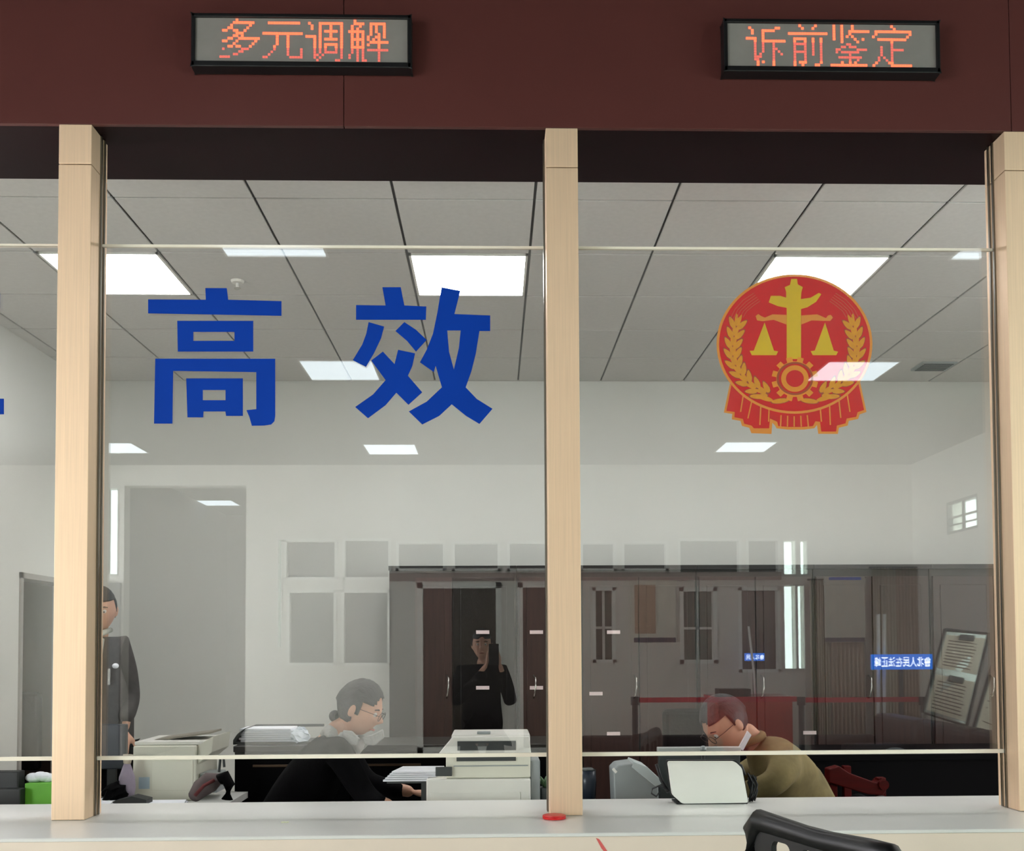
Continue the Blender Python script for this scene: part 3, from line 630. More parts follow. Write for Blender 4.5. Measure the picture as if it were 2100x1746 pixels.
bx('side_tray', (gx_(404), YL + .04, .78), (gx_(440), YL + .2, gz(1590)), greyp, t, .004)
MB().tube([(gx_(437), YL + .1, gz(1590)), (gx_(440), YL + .1, gz(1560)), (gx_(446), YL + .1, gz(1556)), (gx_(448), YL + .1, gz(1580))], .006, 8).build('wire_guide', dkgrey, t)
# papers in front
for n, (xa, xb, Y, lab) in enumerate(((205, 262, 4.66, 'white paper sheets lying in front of the standing man, right of the left post'), (268, 398, 4.58, 'white open papers lying in front of the cream printer'))):
    p, q = at(xa, 1640, Y), at(xb, 1640, Y); t = thing('loose_paper', ((p.x+q.x)/2, Y, .75), lab, 'paper')
    for k in range(4): e = MB(); o_ = random.uniform(-.012, .012); e.prism([(p.x + o_, 4.44, .7515 + k*.006), (q.x + o_, 4.44, .7515 + k*.006), (q.x - .03 + o_, Y, .7515 + k*.006), (p.x + .02 + o_, Y, .7515 + k*.006)], (0, 0, .005)); e.build('sheet_bundle', paper, t)
# dark bag with red trim right of the printer
c = at(428, 1618, 4.55); t = thing('folded_bag', (c.x, 4.55, .75), 'dark brownish folded bag with a red edge lying right of the cream printer', 'bag')
me = MB(); me.tube([at(398, 1634, 4.5), at(412, 1618, 4.55), at(432, 1604, 4.55), at(452, 1596, 4.55)], [.028, .042, .046, .022], 12); me.build('bag_body', mat('taupe_cloth', (96, 84, 84), .9, bump=.3, scale=30), t, smooth=True)
MB().tube([at(400, 1632, 4.44), at(418, 1612, 4.48), at(440, 1600, 4.5)], .008, 8).build('red_edge', mat('dull_red_cloth', (96, 34, 36), .8), t, smooth=True)
MB().tube([at(450, 1600, 4.5), at(462, 1592, 4.5), at(470, 1610, 4.5), at(466, 1640, 4.5)], .026, 8).build('strap', blackm, t, smooth=True)
# black telephone/adapter under paper
e = MB(); e.prism([at(230, 1645, 4.45), at(270, 1634, 4.45), at(300, 1641, 4.45), at(300, 1652, 4.45), at(235, 1652, 4.45)], (0, .08, 0)); tag(e.build('black_folder', blackp), 'black folder lying on the papers below the cream printer', 'folder')
# monitor back by the standing man
p, q = at(196, 1600, 4.85), at(258, 1486, 4.85)
t = thing('computer_monitor', ((p.x+q.x)/2, 4.9, .75), 'dark monitor seen from behind in front of the standing man', 'monitor')
bx('casing', (p.x, 4.85, p.z + .05), (q.x, 4.885, q.z), mat('monitor_blue_black', (34, 38, 50), .35), t, .006); bx('stand_neck', ((p.x+q.x)/2 - .02, 4.86, .76), ((p.x+q.x)/2 + .02, 4.88, p.z + .06), blackp, t); bx('stand_foot', ((p.x+q.x)/2 - .09, 4.8, .7505), ((p.x+q.x)/2 + .09, 4.96, .762), blackp, t, .003)
# clutter under the glass edge at left: black pouch, mauve bottle
c = at(228, 1600, 4.55); me = MB(); me.ball((c.x, 4.62, .80), (.06, .05, .05), 14, 8)
for v in me.v: v += Vector((random.uniform(-.012, .012),) * 3); v.z = max(v.z, .7505)
tag(me.build('black_pouch', blackm), 'crumpled black pouch between the left post and the cream printer', 'pouch')
c = at(257, 1610, 4.62); t = thing('mauve_pouch', (c.x, 4.66, .75), 'mauve drawstring pouch touching the left side of the cream printer', 'pouch')
MB().tube([(c.x, 4.64, .7765), (c.x, 4.64, .82), (c.x, 4.64, .87), (c.x, 4.64, .93)], [.03, .038, .034, .014], 14).build('pouch_body', mat('mauve_cloth', (150, 138, 154), .8, bump=.3, scale=30), t, smooth=True)
MB().tube([(c.x, 4.64, .93), (c.x + .004, 4.64, .97)], [.016, .022], 10).build('gathered_top', mat('cream_cloth', (190, 178, 160), .8), t, smooth=True)
# far left: green tissue box, black chair, black device
p, q = at(50, 1648, 4.3), at(103, 1602, 4.3)
t = thing('tissue_box', ((p.x+q.x)/2, 4.35, .75), 'green tissue box with a white tissue sticking out, left of the left post', 'tissue box')
gz0 = .751; bx('carton', (p.x, 4.3, gz0), (q.x + .02, 4.42, q.z - .01), mat('green_carton', (96, 170, 44), .5, var=.1), t, .003)
e = MB()
for k in range(5): c = at(66 + k*8, 1592 + (k % 2)*6, 4.35); e.ball((c.x, 4.36 + random.uniform(-.01, .01), q.z + .002 + random.uniform(-.004, .012)), (.03, .028, .02), 10, 7)
e.build('tissue', paper, t, smooth=True)
p, q = at(-60, 1700, 4.3), at(38, 1583, 4.3)
t = thing('desk_phone', ((p.x+q.x)/2, 4.4, .75), 'black desk phone cut by the left picture edge', 'telephone')
t['label'] = 'black office device behind the counter at the left picture edge'
bx('casing', (p.x, 4.3, .751), (q.x, 4.36, q.z), blackp, t, .006); bx('ledge', (p.x, 4.25, .751), (q.x + .03, 4.2995, at(20, 1618, 4.27).z), blackp, t, .004)
bx('work_desk_pad', (0,0,0),(0,0,0), blackp) if False else None
t = thing('work_desk', (-2.2, 4.3, 0), 'narrow shelf desk behind the counter left of the left post', 'desk') if False else None

# black office chair in the doorway side
def office_chair(x, y, w, top, label, rz=0, seat=.51):
    t = thing('office_chair', (x, y, 0), label, 'chair'); t.rotation_euler = (0, 0, rz); bpy.context.view_layer.update()
    M = Matrix.Translation((x, y, 0)) @ Matrix.Rotation(rz, 4, 'Z')
    def B(n, a, b, m, bv=.02):
        return MB().box(a, b, M).build(n, m, t, bv)
    B('seat', (-w/2, -.24, seat - .08), (w/2, .24, seat), blackm); B('backrest', (-w/2*.9, .2, .6), (w/2*.9, .27, top), blackm, .03)
    e = MB(); e.tube([M @ Vector((0, .25, .47)), M @ Vector((0, .30, .6)), M @ Vector((0, .28, .75))], .02); e.build('back_support', blackp, t)
    e = MB(); e.tube([M @ Vector((0, 0, .1)), M @ Vector((0, 0, .43))], .03); e.build('gas_column', chrome, t)
    for k in range(5):
        a_ = k * 2*math.pi/5; e = MB(); e.tube([M @ Vector((0, 0, .11)), M @ Vector((.27*math.cos(a_), .27*math.sin(a_), .07))], [.025, .015], 8); l = e.build('leg', blackp, t)
        MB().tube([M @ Vector((.27*math.cos(a_) - .012, .27*math.sin(a_), .028)), M @ Vector((.27*math.cos(a_) + .012, .27*math.sin(a_), .028))], .027, 12).build('caster', blackp, l)
    for sd in (-1, 1):
        e = MB(); e.tube([M @ Vector((sd*w/2, .05, .46)), M @ Vector((sd*(w/2+.03), .05, .66)), M @ Vector((sd*(w/2+.03), -.12, .68))], .014, 8); e.build('armrest', blackp, t)
    return t
office_chair(-3.36, 7.45, .40, at(60, 1420, 7.2).z, 'black high-backed office chair seen through the doorway at the left', R(180))
q = at(1420, 1480, 5.25); office_chair(q.x, 5.25, .26, at(1420, 1458, 5.3).z, 'black office chair behind the desk, left of the man in khaki', 0.0)

# ------------------------------------------------------------------ white display unit on the counter
YD = 3.84
a, b = at(1384, 1646, YD), at(1532, 1646, YD)
t = thing('document_scanner', ((a.x + b.x)/2, YD + .03, CT), 'white trapezoid counter display with black rim standing right of the middle post', 'display')
def rounded(pts, r, n=5):
    out = []; k = len(pts)
    for i in range(k):
        p, a_, b_ = Vector(pts[i]), Vector(pts[i-1]), Vector(pts[(i+1) % k]); u = (a_ - p).normalized() * r; v = (b_ - p).normalized() * r
        for s_ in range(n + 1):
            q = s_ / n; out.append(tuple((p + u) * (1-q)**2 + p * 2*q*(1-q) + (p + v) * q*q))
    return out
shell = [(x, z) for x, z in pxl([(1369,1562),(1506,1562),(1520,1575),(1533,1646),(1398,1648),(1378,1630)], YD)]
sh = rounded([(x, z, 0) for x, z in shell], .010); sh = [(x, z) for x, z, _ in sh]
flat('shell', [sh], YD, .024, whitep, t).modifiers.new('b', 'BEVEL').width = .004
cx_, cz_ = sum(p[0] for p in sh)/len(sh), sum(p[1] for p in sh)/len(sh)
flat('rim', [[(cx_ + (x-cx_)*1.04 + .002, max(CT + .0012, cz_ + (z-cz_)*1.05)) for x, z in sh]], YD + .021, .016, blackp, t)
bx('foot', (a.x + .005, YD - .01, CT + .0003), (b.x, YD + .10, CT + .005), blackp, t, .001)
bx('rear_body', (a.x + .02, YD + .03, CT + .006), (b.x - .015, YD + .10, at(1450, 1575, YD).z), dkgrey, t, .006)
M_ = MB(); M_.tube([at(1506, 1566, YD + .02), at(1520, 1570, YD + .02), at(1528, 1590, YD + .02)], .005, 8); MB().tube([at(1346, 1568, YD+.1), at(1356, 1600, YD+.1), at(1370, 1625, YD+.06)], .007, 8).build('side_arm', blackp, t, smooth=True); M_.build('hinge_arm', blackp, t, smooth=True)
M_ = MB()
for k in range(7):
    x = 1537 + (k % 3) * 5; M_.tube([at(x, 1645 - k, YD + .04), at(x + 6, 1630 - 4*k, YD + .04), at(x - 3, 1605 - 3*k, YD + .05), at(x + 4, 1590 + 2*k, YD + .05)], .004, 6)
M_.build('cable_bundle', blackp, t, smooth=True)
M_ = MB(); M_.tube([at(1372, 1622, YD + .02), at(1352, 1612, YD + .02), at(1338, 1618, YD + .02), at(1336, 1628, YD + .02), at(1346, 1634, YD + .02), at(1352, 1626, YD+.02)], .0035, 8); M_.build('cable', blackp, t, smooth=True)
# camera arm head above the unit
t2 = thing('gooseneck_camera', at(1441, 1560, YD + .16), 'small black gooseneck camera rising behind the white display', 'camera')
q = at(1441, 1545, YD + .14)
MB().tube([(q.x, YD + .13, CT + .001), (q.x, YD + .13, q.z - .01), (q.x, YD + .13, q.z + .01)], [.009, .007, .012], 10).build('neck', blackp, t2); MB().ball((q.x, YD + .13, q.z + .018), (.013, .013, .012)).build('head', greyp, t2, smooth=True)
MB().tube([(q.x, YD + .13, CT + .0005), (q.x, YD + .13, CT + .008)], .035, 20).build('base', blackp, t2)
# light frame box behind
def bxp(name, x0, y0, x1, y1, Y, d, m, par, bv=.004):
    p, q = at(x0, y1, Y), at(x1, y0, Y); return bx(name, (p.x, Y, p.z), (q.x, Y + d, q.z), m, par, bv)
t = thing('white_monitor', (at(1430, 1600, 4.3).x, 4.35, .75), 'pale edged monitor top showing behind the white display', 'monitor')
bxp('casing', 1352, 1538, 1518, 1640, 4.3, .03, dkgrey, t); bxp('top_bezel', 1350, 1533, 1520, 1546, 4.29, .045, mat('pale_bezel', (196, 200, 196), .4), t, .003)
p = at(1430, 1600, 4.3); bx('stand', (p.x - .04, 4.34, .7505), (p.x + .04, 4.38, p.z), dkgrey, t); bx('stand_foot', (p.x - .1, 4.3, .7502), (p.x + .1, 4.45, .76), dkgrey, t)
# grey scanner
t = thing('grey_scanner', (at(1305, 1620, 4.15).x, 4.2, .75), 'light grey sloped sheet scanner between the middle post and the white display', 'scanner')
pts = [(1262,1640),(1258,1580),(1268,1570),(1298,1566),(1322,1578),(1350,1606),(1352,1640)]
M_ = MB(); lo = [at(x, y, 4.12) for x, y in pts]; 
for v in lo:
    if v.z < at(1300, 1635, 4.12).z: v.z = .7505
M_.prism(lo, (0, .16, 0)); M_.build('housing', greyp, t, .006)
M_ = MB(); M_.prism([at(1300, 1563, 4.11), at(1328, 1574, 4.11), at(1362, 1606, 4.11), at(1345, 1614, 4.11), at(1296, 1575, 4.11)], (0, .18, 0)); M_.build('feed_tray', mat('light_grey_plastic', (186, 194, 194), .4), t, .003)
M_ = MB(); M_.tube([at(1257, 1577, 4.12), at(1264, 1585, 4.12)], .006); M_.build('tab', whitep, t)
for x_ in (1322, 1341):
    q = at(x_, 1546, 4.45); q2 = at(x_ + 1, 1585, 4.45)
t = thing('desk_fan_cup', (at(1208, 1600, 4.25).x, 4.25, .75), 'blue-grey rounded cup just right of the middle post behind the counter', 'cup')
q = at(1205, 1590, 4.25); MB().tube([(q.x, 4.25, .751), (q.x, 4.25, q.z - .03), (q.x, 4.25, q.z + .02)], [.03, .036, .034], 18).build('cup_body', mat('slate_cup', (44, 52, 66), .3), t, smooth=True); MB().tube([(q.x, 4.25, q.z + .0205), (q.x, 4.25, q.z + .03)], [.035, .02], 18).build('lid', dkgrey, t, smooth=True)

# counter top small items
q = onz(1135, 1675, CT); t = thing('ink_pad', q, 'small round red ink pad on the counter at the foot of the middle post', 'ink pad')
redp = mat('red_plastic', (214, 34, 34), .35); 
MB().tube([(q.x, YP - .055, CT + .0006), (q.x, YP - .055, CT + .008)], [.040, .041], 32).build('case', redp, t, .001); MB().tube([(q.x, YP - .055, CT + .0085), (q.x, YP - .055, CT + .0125), (q.x, YP - .055, CT + .014)], [.041, .040, .032], 32).build('lid', redp, t, .0015)
q = onz(585, 1688, CT); e = MB()
for k in range(4): e.ball((q.x + .006*k - .01, q.y + .003*(k % 2), CT + .002), (.005, .004, .0025), 8, 6)
tag(e.build('paper_scrap', mat('pale_yellow_scrap', (226, 226, 196), .7)), 'tiny pale scrap lying on the white counter right of the left post', 'scrap')

# ------------------------------------------------------------------ armchair: dark red arm seen under the glass at right
t = thing('wooden_armchair', (at(1760, 1600, 5.0).x, 5.0, 0), 'dark red wooden armchair, its arm showing below the right glass', 'chair')
rdw = mat('dark_red_wood', (70, 4, 3), .5, spec=.12, var=.2, scale=6, stretch=(1, 8, 8))
YA = 4.9; M_ = MB(); M_.prism([at(1700, 1578, YA), at(1722, 1572, YA), at(1742, 1586, YA), at(1798, 1606, YA), at(1815, 1596, YA), at(1824, 1612, YA), at(1812, 1632, YA), at(1780, 1630, YA), at(1700, 1606, YA)], (0, .07, 0)); M_.build('arm', rdw, t, .006)
q = at(1812, 1610, YA); MB().tube([(q.x, YA - .01, q.z), (q.x, YA + .09, q.z)], .024, 16).build('arm_scroll', rdw, t)
M2 = MB(); M2.prism([at(1698, 1578, YA + .5), at(1722, 1572, YA + .5), at(1742, 1586, YA + .5), at(1798, 1606, YA + .5), at(1800, 1632, YA + .5), at(1700, 1606, YA + .5)], (0, .06, 0)); M2.build('arm', rdw, t, .006)
xa, xb = at(1712, 1600, YA).x, at(1812, 1600, YA).x
bx('seat', (xa, YA + .02, .4), (xb + .1, YA + .55, .46), rdw, t, .008); bx('backrest', (xa - .06, YA + .05, .46), (xa - .02, YA + .52, .76), rdw, t, .008)
for sx_ in (xa, xb):
    for sy in (YA + .02, YA + .5): bx('leg', (sx_ - .02, sy, 0), (sx_ + .02, sy + .04, .8), rdw, t, .004)
# dark desk behind at right
a = at(1655, 1552, 5.6)
t = thing('dark_side_desk', (2.6, 5.7, 0), 'long low black desk behind the armchair at the right', 'desk')
bx('top', (a.x - .6, 5.6, at(1900, 1548, 5.6).z - .03), (4.2, 6.2, at(1900, 1548, 5.6).z), dk, t); bx('front_board', (a.x - .58, 5.62, .02), (4.18, 5.64, at(1900, 1548, 5.6).z - .03), dk, t)
for x_ in (a.x - .58, 4.14): bx('leg', (x_, 5.64, 0), (x_ + .04, 6.18, at(1900, 1548, 5.6).z - .03), dk, t)

# ------------------------------------------------------------------ people
def skin_mesh(name, nodes, edges, m, parent=None, sub=2, remesh=0, extra=None):
    """nodes: [(pos, rx, ry)]; root first"""
    me = bpy.data.meshes.new(name); me.from_pydata([n[0] for n in nodes], edges, []); o = bpy.data.objects.new(name, me); COL.objects.link(o)
    sk = o.modifiers.new('s', 'SKIN'); sk.use_smooth_shade = True
    lay = me.skin_vertices[0].data if me.skin_vertices else None
    if lay is None:
        bm = bmesh.new(); bm.from_mesh(me); bm.verts.layers.skin.verify(); bm.to_mesh(me); bm.free(); lay = me.skin_vertices[0].data
    for i, n in enumerate(nodes): lay[i].radius = (n[1], n[2] if len(n) > 2 else n[1]); lay[i].use_root = (i == 0)
    o.modifiers.new('u', 'SUBSURF').levels = sub; o.modifiers['u'].render_levels = sub
    bpy.context.view_layer.update(); ev = bpy.data.meshes.new_from_object(o.evaluated_get(bpy.context.evaluated_depsgraph_get()))
    bpy.data.objects.remove(o)
    if extra:
        bm = bmesh.new(); bm.from_mesh(ev)
        for vs, fs in extra:
            nv = [bm.verts.new(v) for v in vs]
            for f in fs:
                try: bm.faces.new([nv[i] for i in f])
                except ValueError: pass
        bm.to_mesh(ev); bm.free()
    ev.materials.clear(); ev.materials.append(m)
    q = bpy.data.objects.new(name, ev); COL.objects.link(q)
    if remesh:
        r = q.modifiers.new('r', 'REMESH'); r.mode = 'VOXEL'; r.voxel_size = remesh; r.use_smooth_shade = True
        sm = q.modifiers.new('m', 'SMOOTH'); sm.iterations = 3; sm.factor = .4
        bpy.context.view_layer.update(); e2 = bpy.data.meshes.new_from_object(q.evaluated_get(bpy.context.evaluated_depsgraph_get())); q.modifiers.clear(); q.data = e2
        e2.materials.clear(); e2.materials.append(m)
    q.data.polygons.foreach_set('use_smooth', [True] * len(q.data.polygons))
    if parent: q.parent = parent; q.matrix_parent_inverse = p_world(parent).inverted()
    return q
def g(x, s): return math.exp(-(x / s) ** 2)
def head_shape(d, k=1.0, face=True):
    x, y, z = d
    px, py, pz = x * .096, y * .076, z * .118
    if z < 0:
        py *= 1 - .22 * (-z) ** 1.4
        if x < 0: px *= 1 - .45 * (-z)
        else: px *= 1 + .02 * (-z)
    else:
        if x < 0: px *= 1.05
    if face and x > 0:
        px += .026 * g(y, .17) * g(z + .16, .15) * x + .010 * g(y, .13) * g(z + .02, .2)
        px += .007 * g(y, .28) * g(z + .50, .08) + .007 * g(y, .28) * g(z + .60, .07) + .010 * g(y, .4) * g(z + .86, .16)
        px -= .009 * (g(y - .36, .17) + g(y + .36, .17)) * g(z - .06, .13)
        px += .005 * g(abs(y) - .34, .3) * g(z - .24, .1)
    return Vector((px, py, pz)) * k
def sphere_dirs(nu=56, nv=40):
    vs = []
    for i in range(nv + 1):
        th = math.pi * i / nv
        for k in range(nu):
            a = 2*math.pi*k/nu; vs.append((math.sin(th)*math.cos(a), math.sin(th)*math.sin(a), math.cos(th)))
    fs = []
    for i in range(nv):
        for k in range(nu): fs.append((i*nu+k, (i+1)*nu+k, (i+1)*nu+(k+1) % nu, i*nu+(k+1) % nu))
    return vs, fs
def head_parts(M):
    ds, fs = sphere_dirs(); hd = ([M @ head_shape(d) for d in ds], fs); ex = [hd]
    for sd in (-1, 1):
        e = MB(); e.ball((-.008, sd*.076, -.010), (.018, .009, .032), 12, 8); ex.append(([M @ v for v in e.v], e.f))
        e = MB(); e.ball((-.004, sd*.083, -.004), (.013, .005, .020), 12, 8); ex.append(([M @ v for v in e.v], e.f))
    return ex
def hair(M, parent, keep, grow=1.09, wob=.002, m=hair_m):
    ds, fs = sphere_dirs(); vs = []
    for d in ds:
        v = head_shape(d, 1, False) * grow; v += Vector(d) * (wob * math.sin(d[1]*40) * math.cos(d[0]*9)); vs.append(M @ v)
    kf = [f for f in fs if keep(*[sum(ds[i][c] for i in f) / 4 for c in range(3)])]
    h = MB(); h.add(vs, kf)
    me = bpy.data.meshes.new('hair'); me.from_pydata(h.v, [], h.f); bm = bmesh.new(); bm.from_mesh(me); bmesh.ops.delete(bm, geom=[v for v in bm.verts if not v.link_faces], context='VERTS'); bmesh.ops.remove_doubles(bm, verts=bm.verts, dist=1e-5); bm.to_mesh(me); bm.free()
    me.materials.append(m); me.polygons.foreach_set('use_smooth', [True]*len(me.polygons)); o = bpy.data.objects.new('hair', me); COL.objects.link(o)
    s_ = o.modifiers.new('s', 'SOLIDIFY'); s_.thickness = .012; s_.offset = -1
    o.parent = parent; o.matrix_parent_inverse = p_world(parent).inverted(); return o
def face_bits(M, parent, glasses=False, lids=True):
    ew = mat('eye_white', (216, 210, 204), .3); ei = mat('dark_iris', (32, 22, 18), .3); lip = mat('lip', (168, 92, 84), .5); brow = mat('brow_hair', (36, 28, 26), .8)
    e = MB(); i_ = MB(); br = MB()
    for sd in (-1, 1):
        c = Vector((.079, sd*.029, .006)); e.ball(M @ c, .0115, 12, 8); i_.ball(M @ (c + Vector((.0085, 0, -.002))), .0048, 10, 6)
        br.tube([M @ Vector((.089, sd*.014, .026)), M @ Vector((.090, sd*.030, .031)), M @ Vector((.078, sd*.047, .026))], [.003, .0036, .002], 6)
    e.build('eyes', ew, parent, smooth=True); i_.build('irises', ei, parent, smooth=True); br.build('eyebrows', brow, parent, smooth=True)
    l = MB(); l.tube([M @ Vector((.083, -.022, -.064)), M @ Vector((.097, -.008, -.062)), M @ Vector((.098, 0, -.063)), M @ Vector((.097, .008, -.062)), M @ Vector((.083, .022, -.064))], [.001, .0045, .0045, .0045, .001], 8); l.build('lips', lip, parent, smooth=True)
    if glasses:
        gm = mat('thin_metal_frame', (70, 60, 56), .3, metal=.8); w_ = MB()
        for sd in (-1, 1):
            ring = [M @ Vector((.107, sd*.031 + .023*math.cos(a), .004 + .018*math.sin(a))) for a in [2*math.pi*k/20 for k in range(21)]]; w_.tube(ring, .0014, 6)
            w_.tube([M @ Vector((.107, sd*.054, .010)), M @ Vector((.06, sd*.074, .010)), M @ Vector((-.01, sd*.083, .006))], .0014, 6)
        w_.tube([M @ Vector((.107, -.008, .008)), M @ Vector((.107, .008, .008))], .0014, 6); w_.build('glasses', gm, parent)
def fingers(base, fwd, side, dn, L=1.0, curl=.5, r=.0085):
    """skinned chains for four fingers and a thumb; returns extra (verts, faces) lists"""
    base, fwd, side, dn = Vector(base), Vector(fwd).normalized(), Vector(side).normalized(), Vector(dn).normalized(); out = []
    spec = [(-.030, .088, .068), (-.010, .092, .078), (.010, .090, .072), (.029, .084, .056)]
    for off, st, ln in spec:
        p0 = base + side*off*L + fwd*st*.55*L; p1 = base + side*off*L*1.05 + fwd*st*L; a = curl*.5
        p2 = p1 + (fwd*math.cos(a) + dn*math.sin(a)) * ln*.5*L; a = curl*1.2; p3 = p2 + (fwd*math.cos(a) + dn*math.sin(a))*ln*.3*L; a = curl*1.7; p4 = p3 + (fwd*math.cos(a) + dn*math.sin(a))*ln*.24*L
        e = MB(); e.tube([p0, p1, p2, p3, p4, p4 + (p4-p3)*.25], [r*1.1, r*1.08, r, r*.92, r*.8, r*.35], 8); out.append((e.v, e.f))
    p0 = base + side*-.02*L + fwd*.02*L; p1 = base + side*-.048*L + fwd*.045*L + dn*.008; p2 = p1 + (fwd*.8 - side*.35 + dn*curl*.5).normalized()*.034*L; p3 = p2 + (fwd*.9 - side*.0 + dn*curl*.6).normalized()*.028*L
    e = MB(); e.tube([p0, p1, p2, p3, p3 + (p3-p2)*.2], [r*1.5, r*1.35, r*1.1, r*.95, r*.4], 8); out.append((e.v, e.f))
    # palm
    e = MB(); e.ball((0,0,0), (1,1,1), 16, 10); B_ = Matrix((fwd*.052*L, side*.042*L, dn*.016*L)).transposed(); c = base + fwd*.045*L
    out.append(([B_ @ v + c for v in e.v], e.f)); return out
def slim(nodes, keep):
    return [n if i in keep else (n[0], n[1] * .72, (n[2] if len(n) > 2 else n[1]) * .72) for i, n in enumerate(nodes)]
def hm(center, yaw, pitch, roll=0, k=1.0):    # facing +x turned by yaw; pitch > 0 nods down
    return Matrix.Translation(center) @ Matrix.Rotation(yaw, 4, 'Z') @ Matrix.Rotation(pitch, 4, 'Y') @ Matrix.Rotation(roll, 4, 'X') @ Matrix.Scale(k, 4)

# --- seated woman, facing right, bent over the desk, hand on the mouse
YW = 4.42
hc = at(737, 1452, YW)
wm = thing('person', (hc.x - .2, YW + .1, 0), 'woman in a black coat with tied dark hair bending forward left of the white printer', 'person')
HM = hm(hc, R(-8), R(24), k=1.0)
neck0 = HM @ Vector((-.035, 0, -.085)); chest = at(690, 1540, YW + .05); hip = Vector((hc.x - .42, YW + .15, .52))
shL, shR = Vector((chest.x + .03, YW - .14, chest.z + .03)), Vector((chest.x - .02, YW + .22, chest.z + .03))
hand = at(822, 1618, 4.12); hand.z = .79; hand.y = 4.14
elb = Vector((shL.x + .12, YW - .16, .83)); wr = Vector((hand.x - .035, hand.y + .01, .80))
nodes = [(hip, .11, .13), (Vector((hip.x + .12, YW + .12, .75)), .10, .12), (chest + Vector((-.02, 0, -.03)), .10, .13), (neck0 + Vector((-.045, 0, -.04)), .045), (neck0 + Vector((.01, 0, .02)), .042),
         (shL, .055), (elb, .042), (wr, .028), (shR, .055), (Vector((shR.x + .14, YW + .12, .85)), .042), (Vector((shR.x + .36, YW + .0, .82)), .028),
         (Vector((hip.x + .36, YW - .02, .5)), .08), (Vector((hip.x + .40, YW - .02, .1)), .05), (Vector((hip.x + .36, YW + .26, .5)), .08), (Vector((hip.x + .40, YW + .26, .1)), .05)]
edges = [(0,1),(1,2),(2,3),(3,4),(2,5),(5,6),(6,7),(2,8),(8,9),(9,10),(0,11),(11,12),(0,13),(13,14)]
ex = head_parts(HM) + fingers(wr, (1, -.08, -.02), (0, 1, .1), (0, 0, -1), .98, .45)
ex += fingers(Vector((shR.x + .36, YW, .82)), (1, -.2, -.1), (0, -1, 0), (0, 0, -1), .95, .5)
skin_mesh('body', slim(nodes, (3, 4, 7, 10)), edges, skin_m, wm, 2, .006, ex)
cn = [(n[0].copy(), n[1]*1.22, (n[2] if len(n) > 2 else n[1])*1.22) for n in nodes]
cn2 = [cn[0], cn[1], cn[2], (neck0 + Vector((-.06, 0, -.075)), .06, .07), cn[5], cn[6], (wr - Vector((.03, 0, 0)), .036), cn[8], cn[9], (cn[10][0] - Vector((.04,0,0)), .036)]
skin_mesh('coat', cn2, [(0,1),(1,2),(2,3),(2,4),(4,5),(5,6),(2,7),(7,8),(8,9)], blackm, wm, 2)
skin_mesh('trousers', [cn[0], cn[11], cn[12], cn[13], cn[14]], [(0,1),(1,2),(0,3),(3,4)], blackm, wm, 2)
hair(HM, wm, lambda x, y, z: (z > .30 and x < .80 - .2*(1-z)) or (x < .22 and z > -.12) or (x < -.05 and z > -.5), 1.10)
bn = MB(); bn.ball(HM @ Vector((-.085, 0, -.078)), (.026, .028, .026), 16, 10); bn.build('hair_bun', hair_m, wm, smooth=True)
MB().tube([HM @ Vector((-.072 + .006*math.sin(a), .022*math.cos(a), -.068 + .022*math.sin(a))) for a in [k*.35 for k in range(19)]], .007, 8).build('hair_tie', blackm, wm, smooth=True)
face_bits(HM, wm, glasses=True)
col = mat('grey_lace_collar', (172, 170, 166), .8, bump=.4, scale=60)
sc = MB(); ctr = neck0 + Vector((.0, 0, -.055))
ringp = [ctr + Vector((.075*math.cos(a), .085*math.sin(a), -.012 + .018*math.cos(a*5) - .03*math.cos(a))) for a in [2*math.pi*k/30 for k in range(31)]]
sc.tube(ringp, [.024 + .006*math.sin(k*1.7) for k in range(31)], 10); sc.build('collar', col, wm, smooth=True)
lap = MB(); lap.prism([at(703, 1498, YW - .12), at(722, 1500, YW - .14), at(738, 1516, YW - .14), at(732, 1530, YW - .14), at(712, 1530, YW - .13), at(700, 1512, YW - .12)], (0, .015, 0)); lap.prism([at(742, 1512, YW - .12), at(762, 1508, YW - .14), at(785, 1496, YW - .14), at(788, 1514, YW - .14), at(768, 1530, YW - .13), at(748, 1528, YW - .12)], (0, .015, 0)); lap.build('lapel_frill', col, wm, .006)
# black mouse under her hand
t = thing('computer_mouse', (hand.x + .055, hand.y, .75), 'black computer mouse under the hand of the seated woman', 'mouse')
m_ = MB(); m_.ball((hand.x + .055, hand.y, .752), (.055, .031, .034), 20, 12)
for v in m_.v: v.z = max(v.z, .7505)
m_.build('shell', blackp, t, smooth=True); MB().tube([(hand.x + .085, hand.y - .002, .783), (hand.x + .1, hand.y + .002, .779)], .004, 8).build('scroll_wheel', greyp, t)
office_chair(hip.x + .02, YW + .15, .44, .74, 'black office chair under the seated woman', R(90), .38)

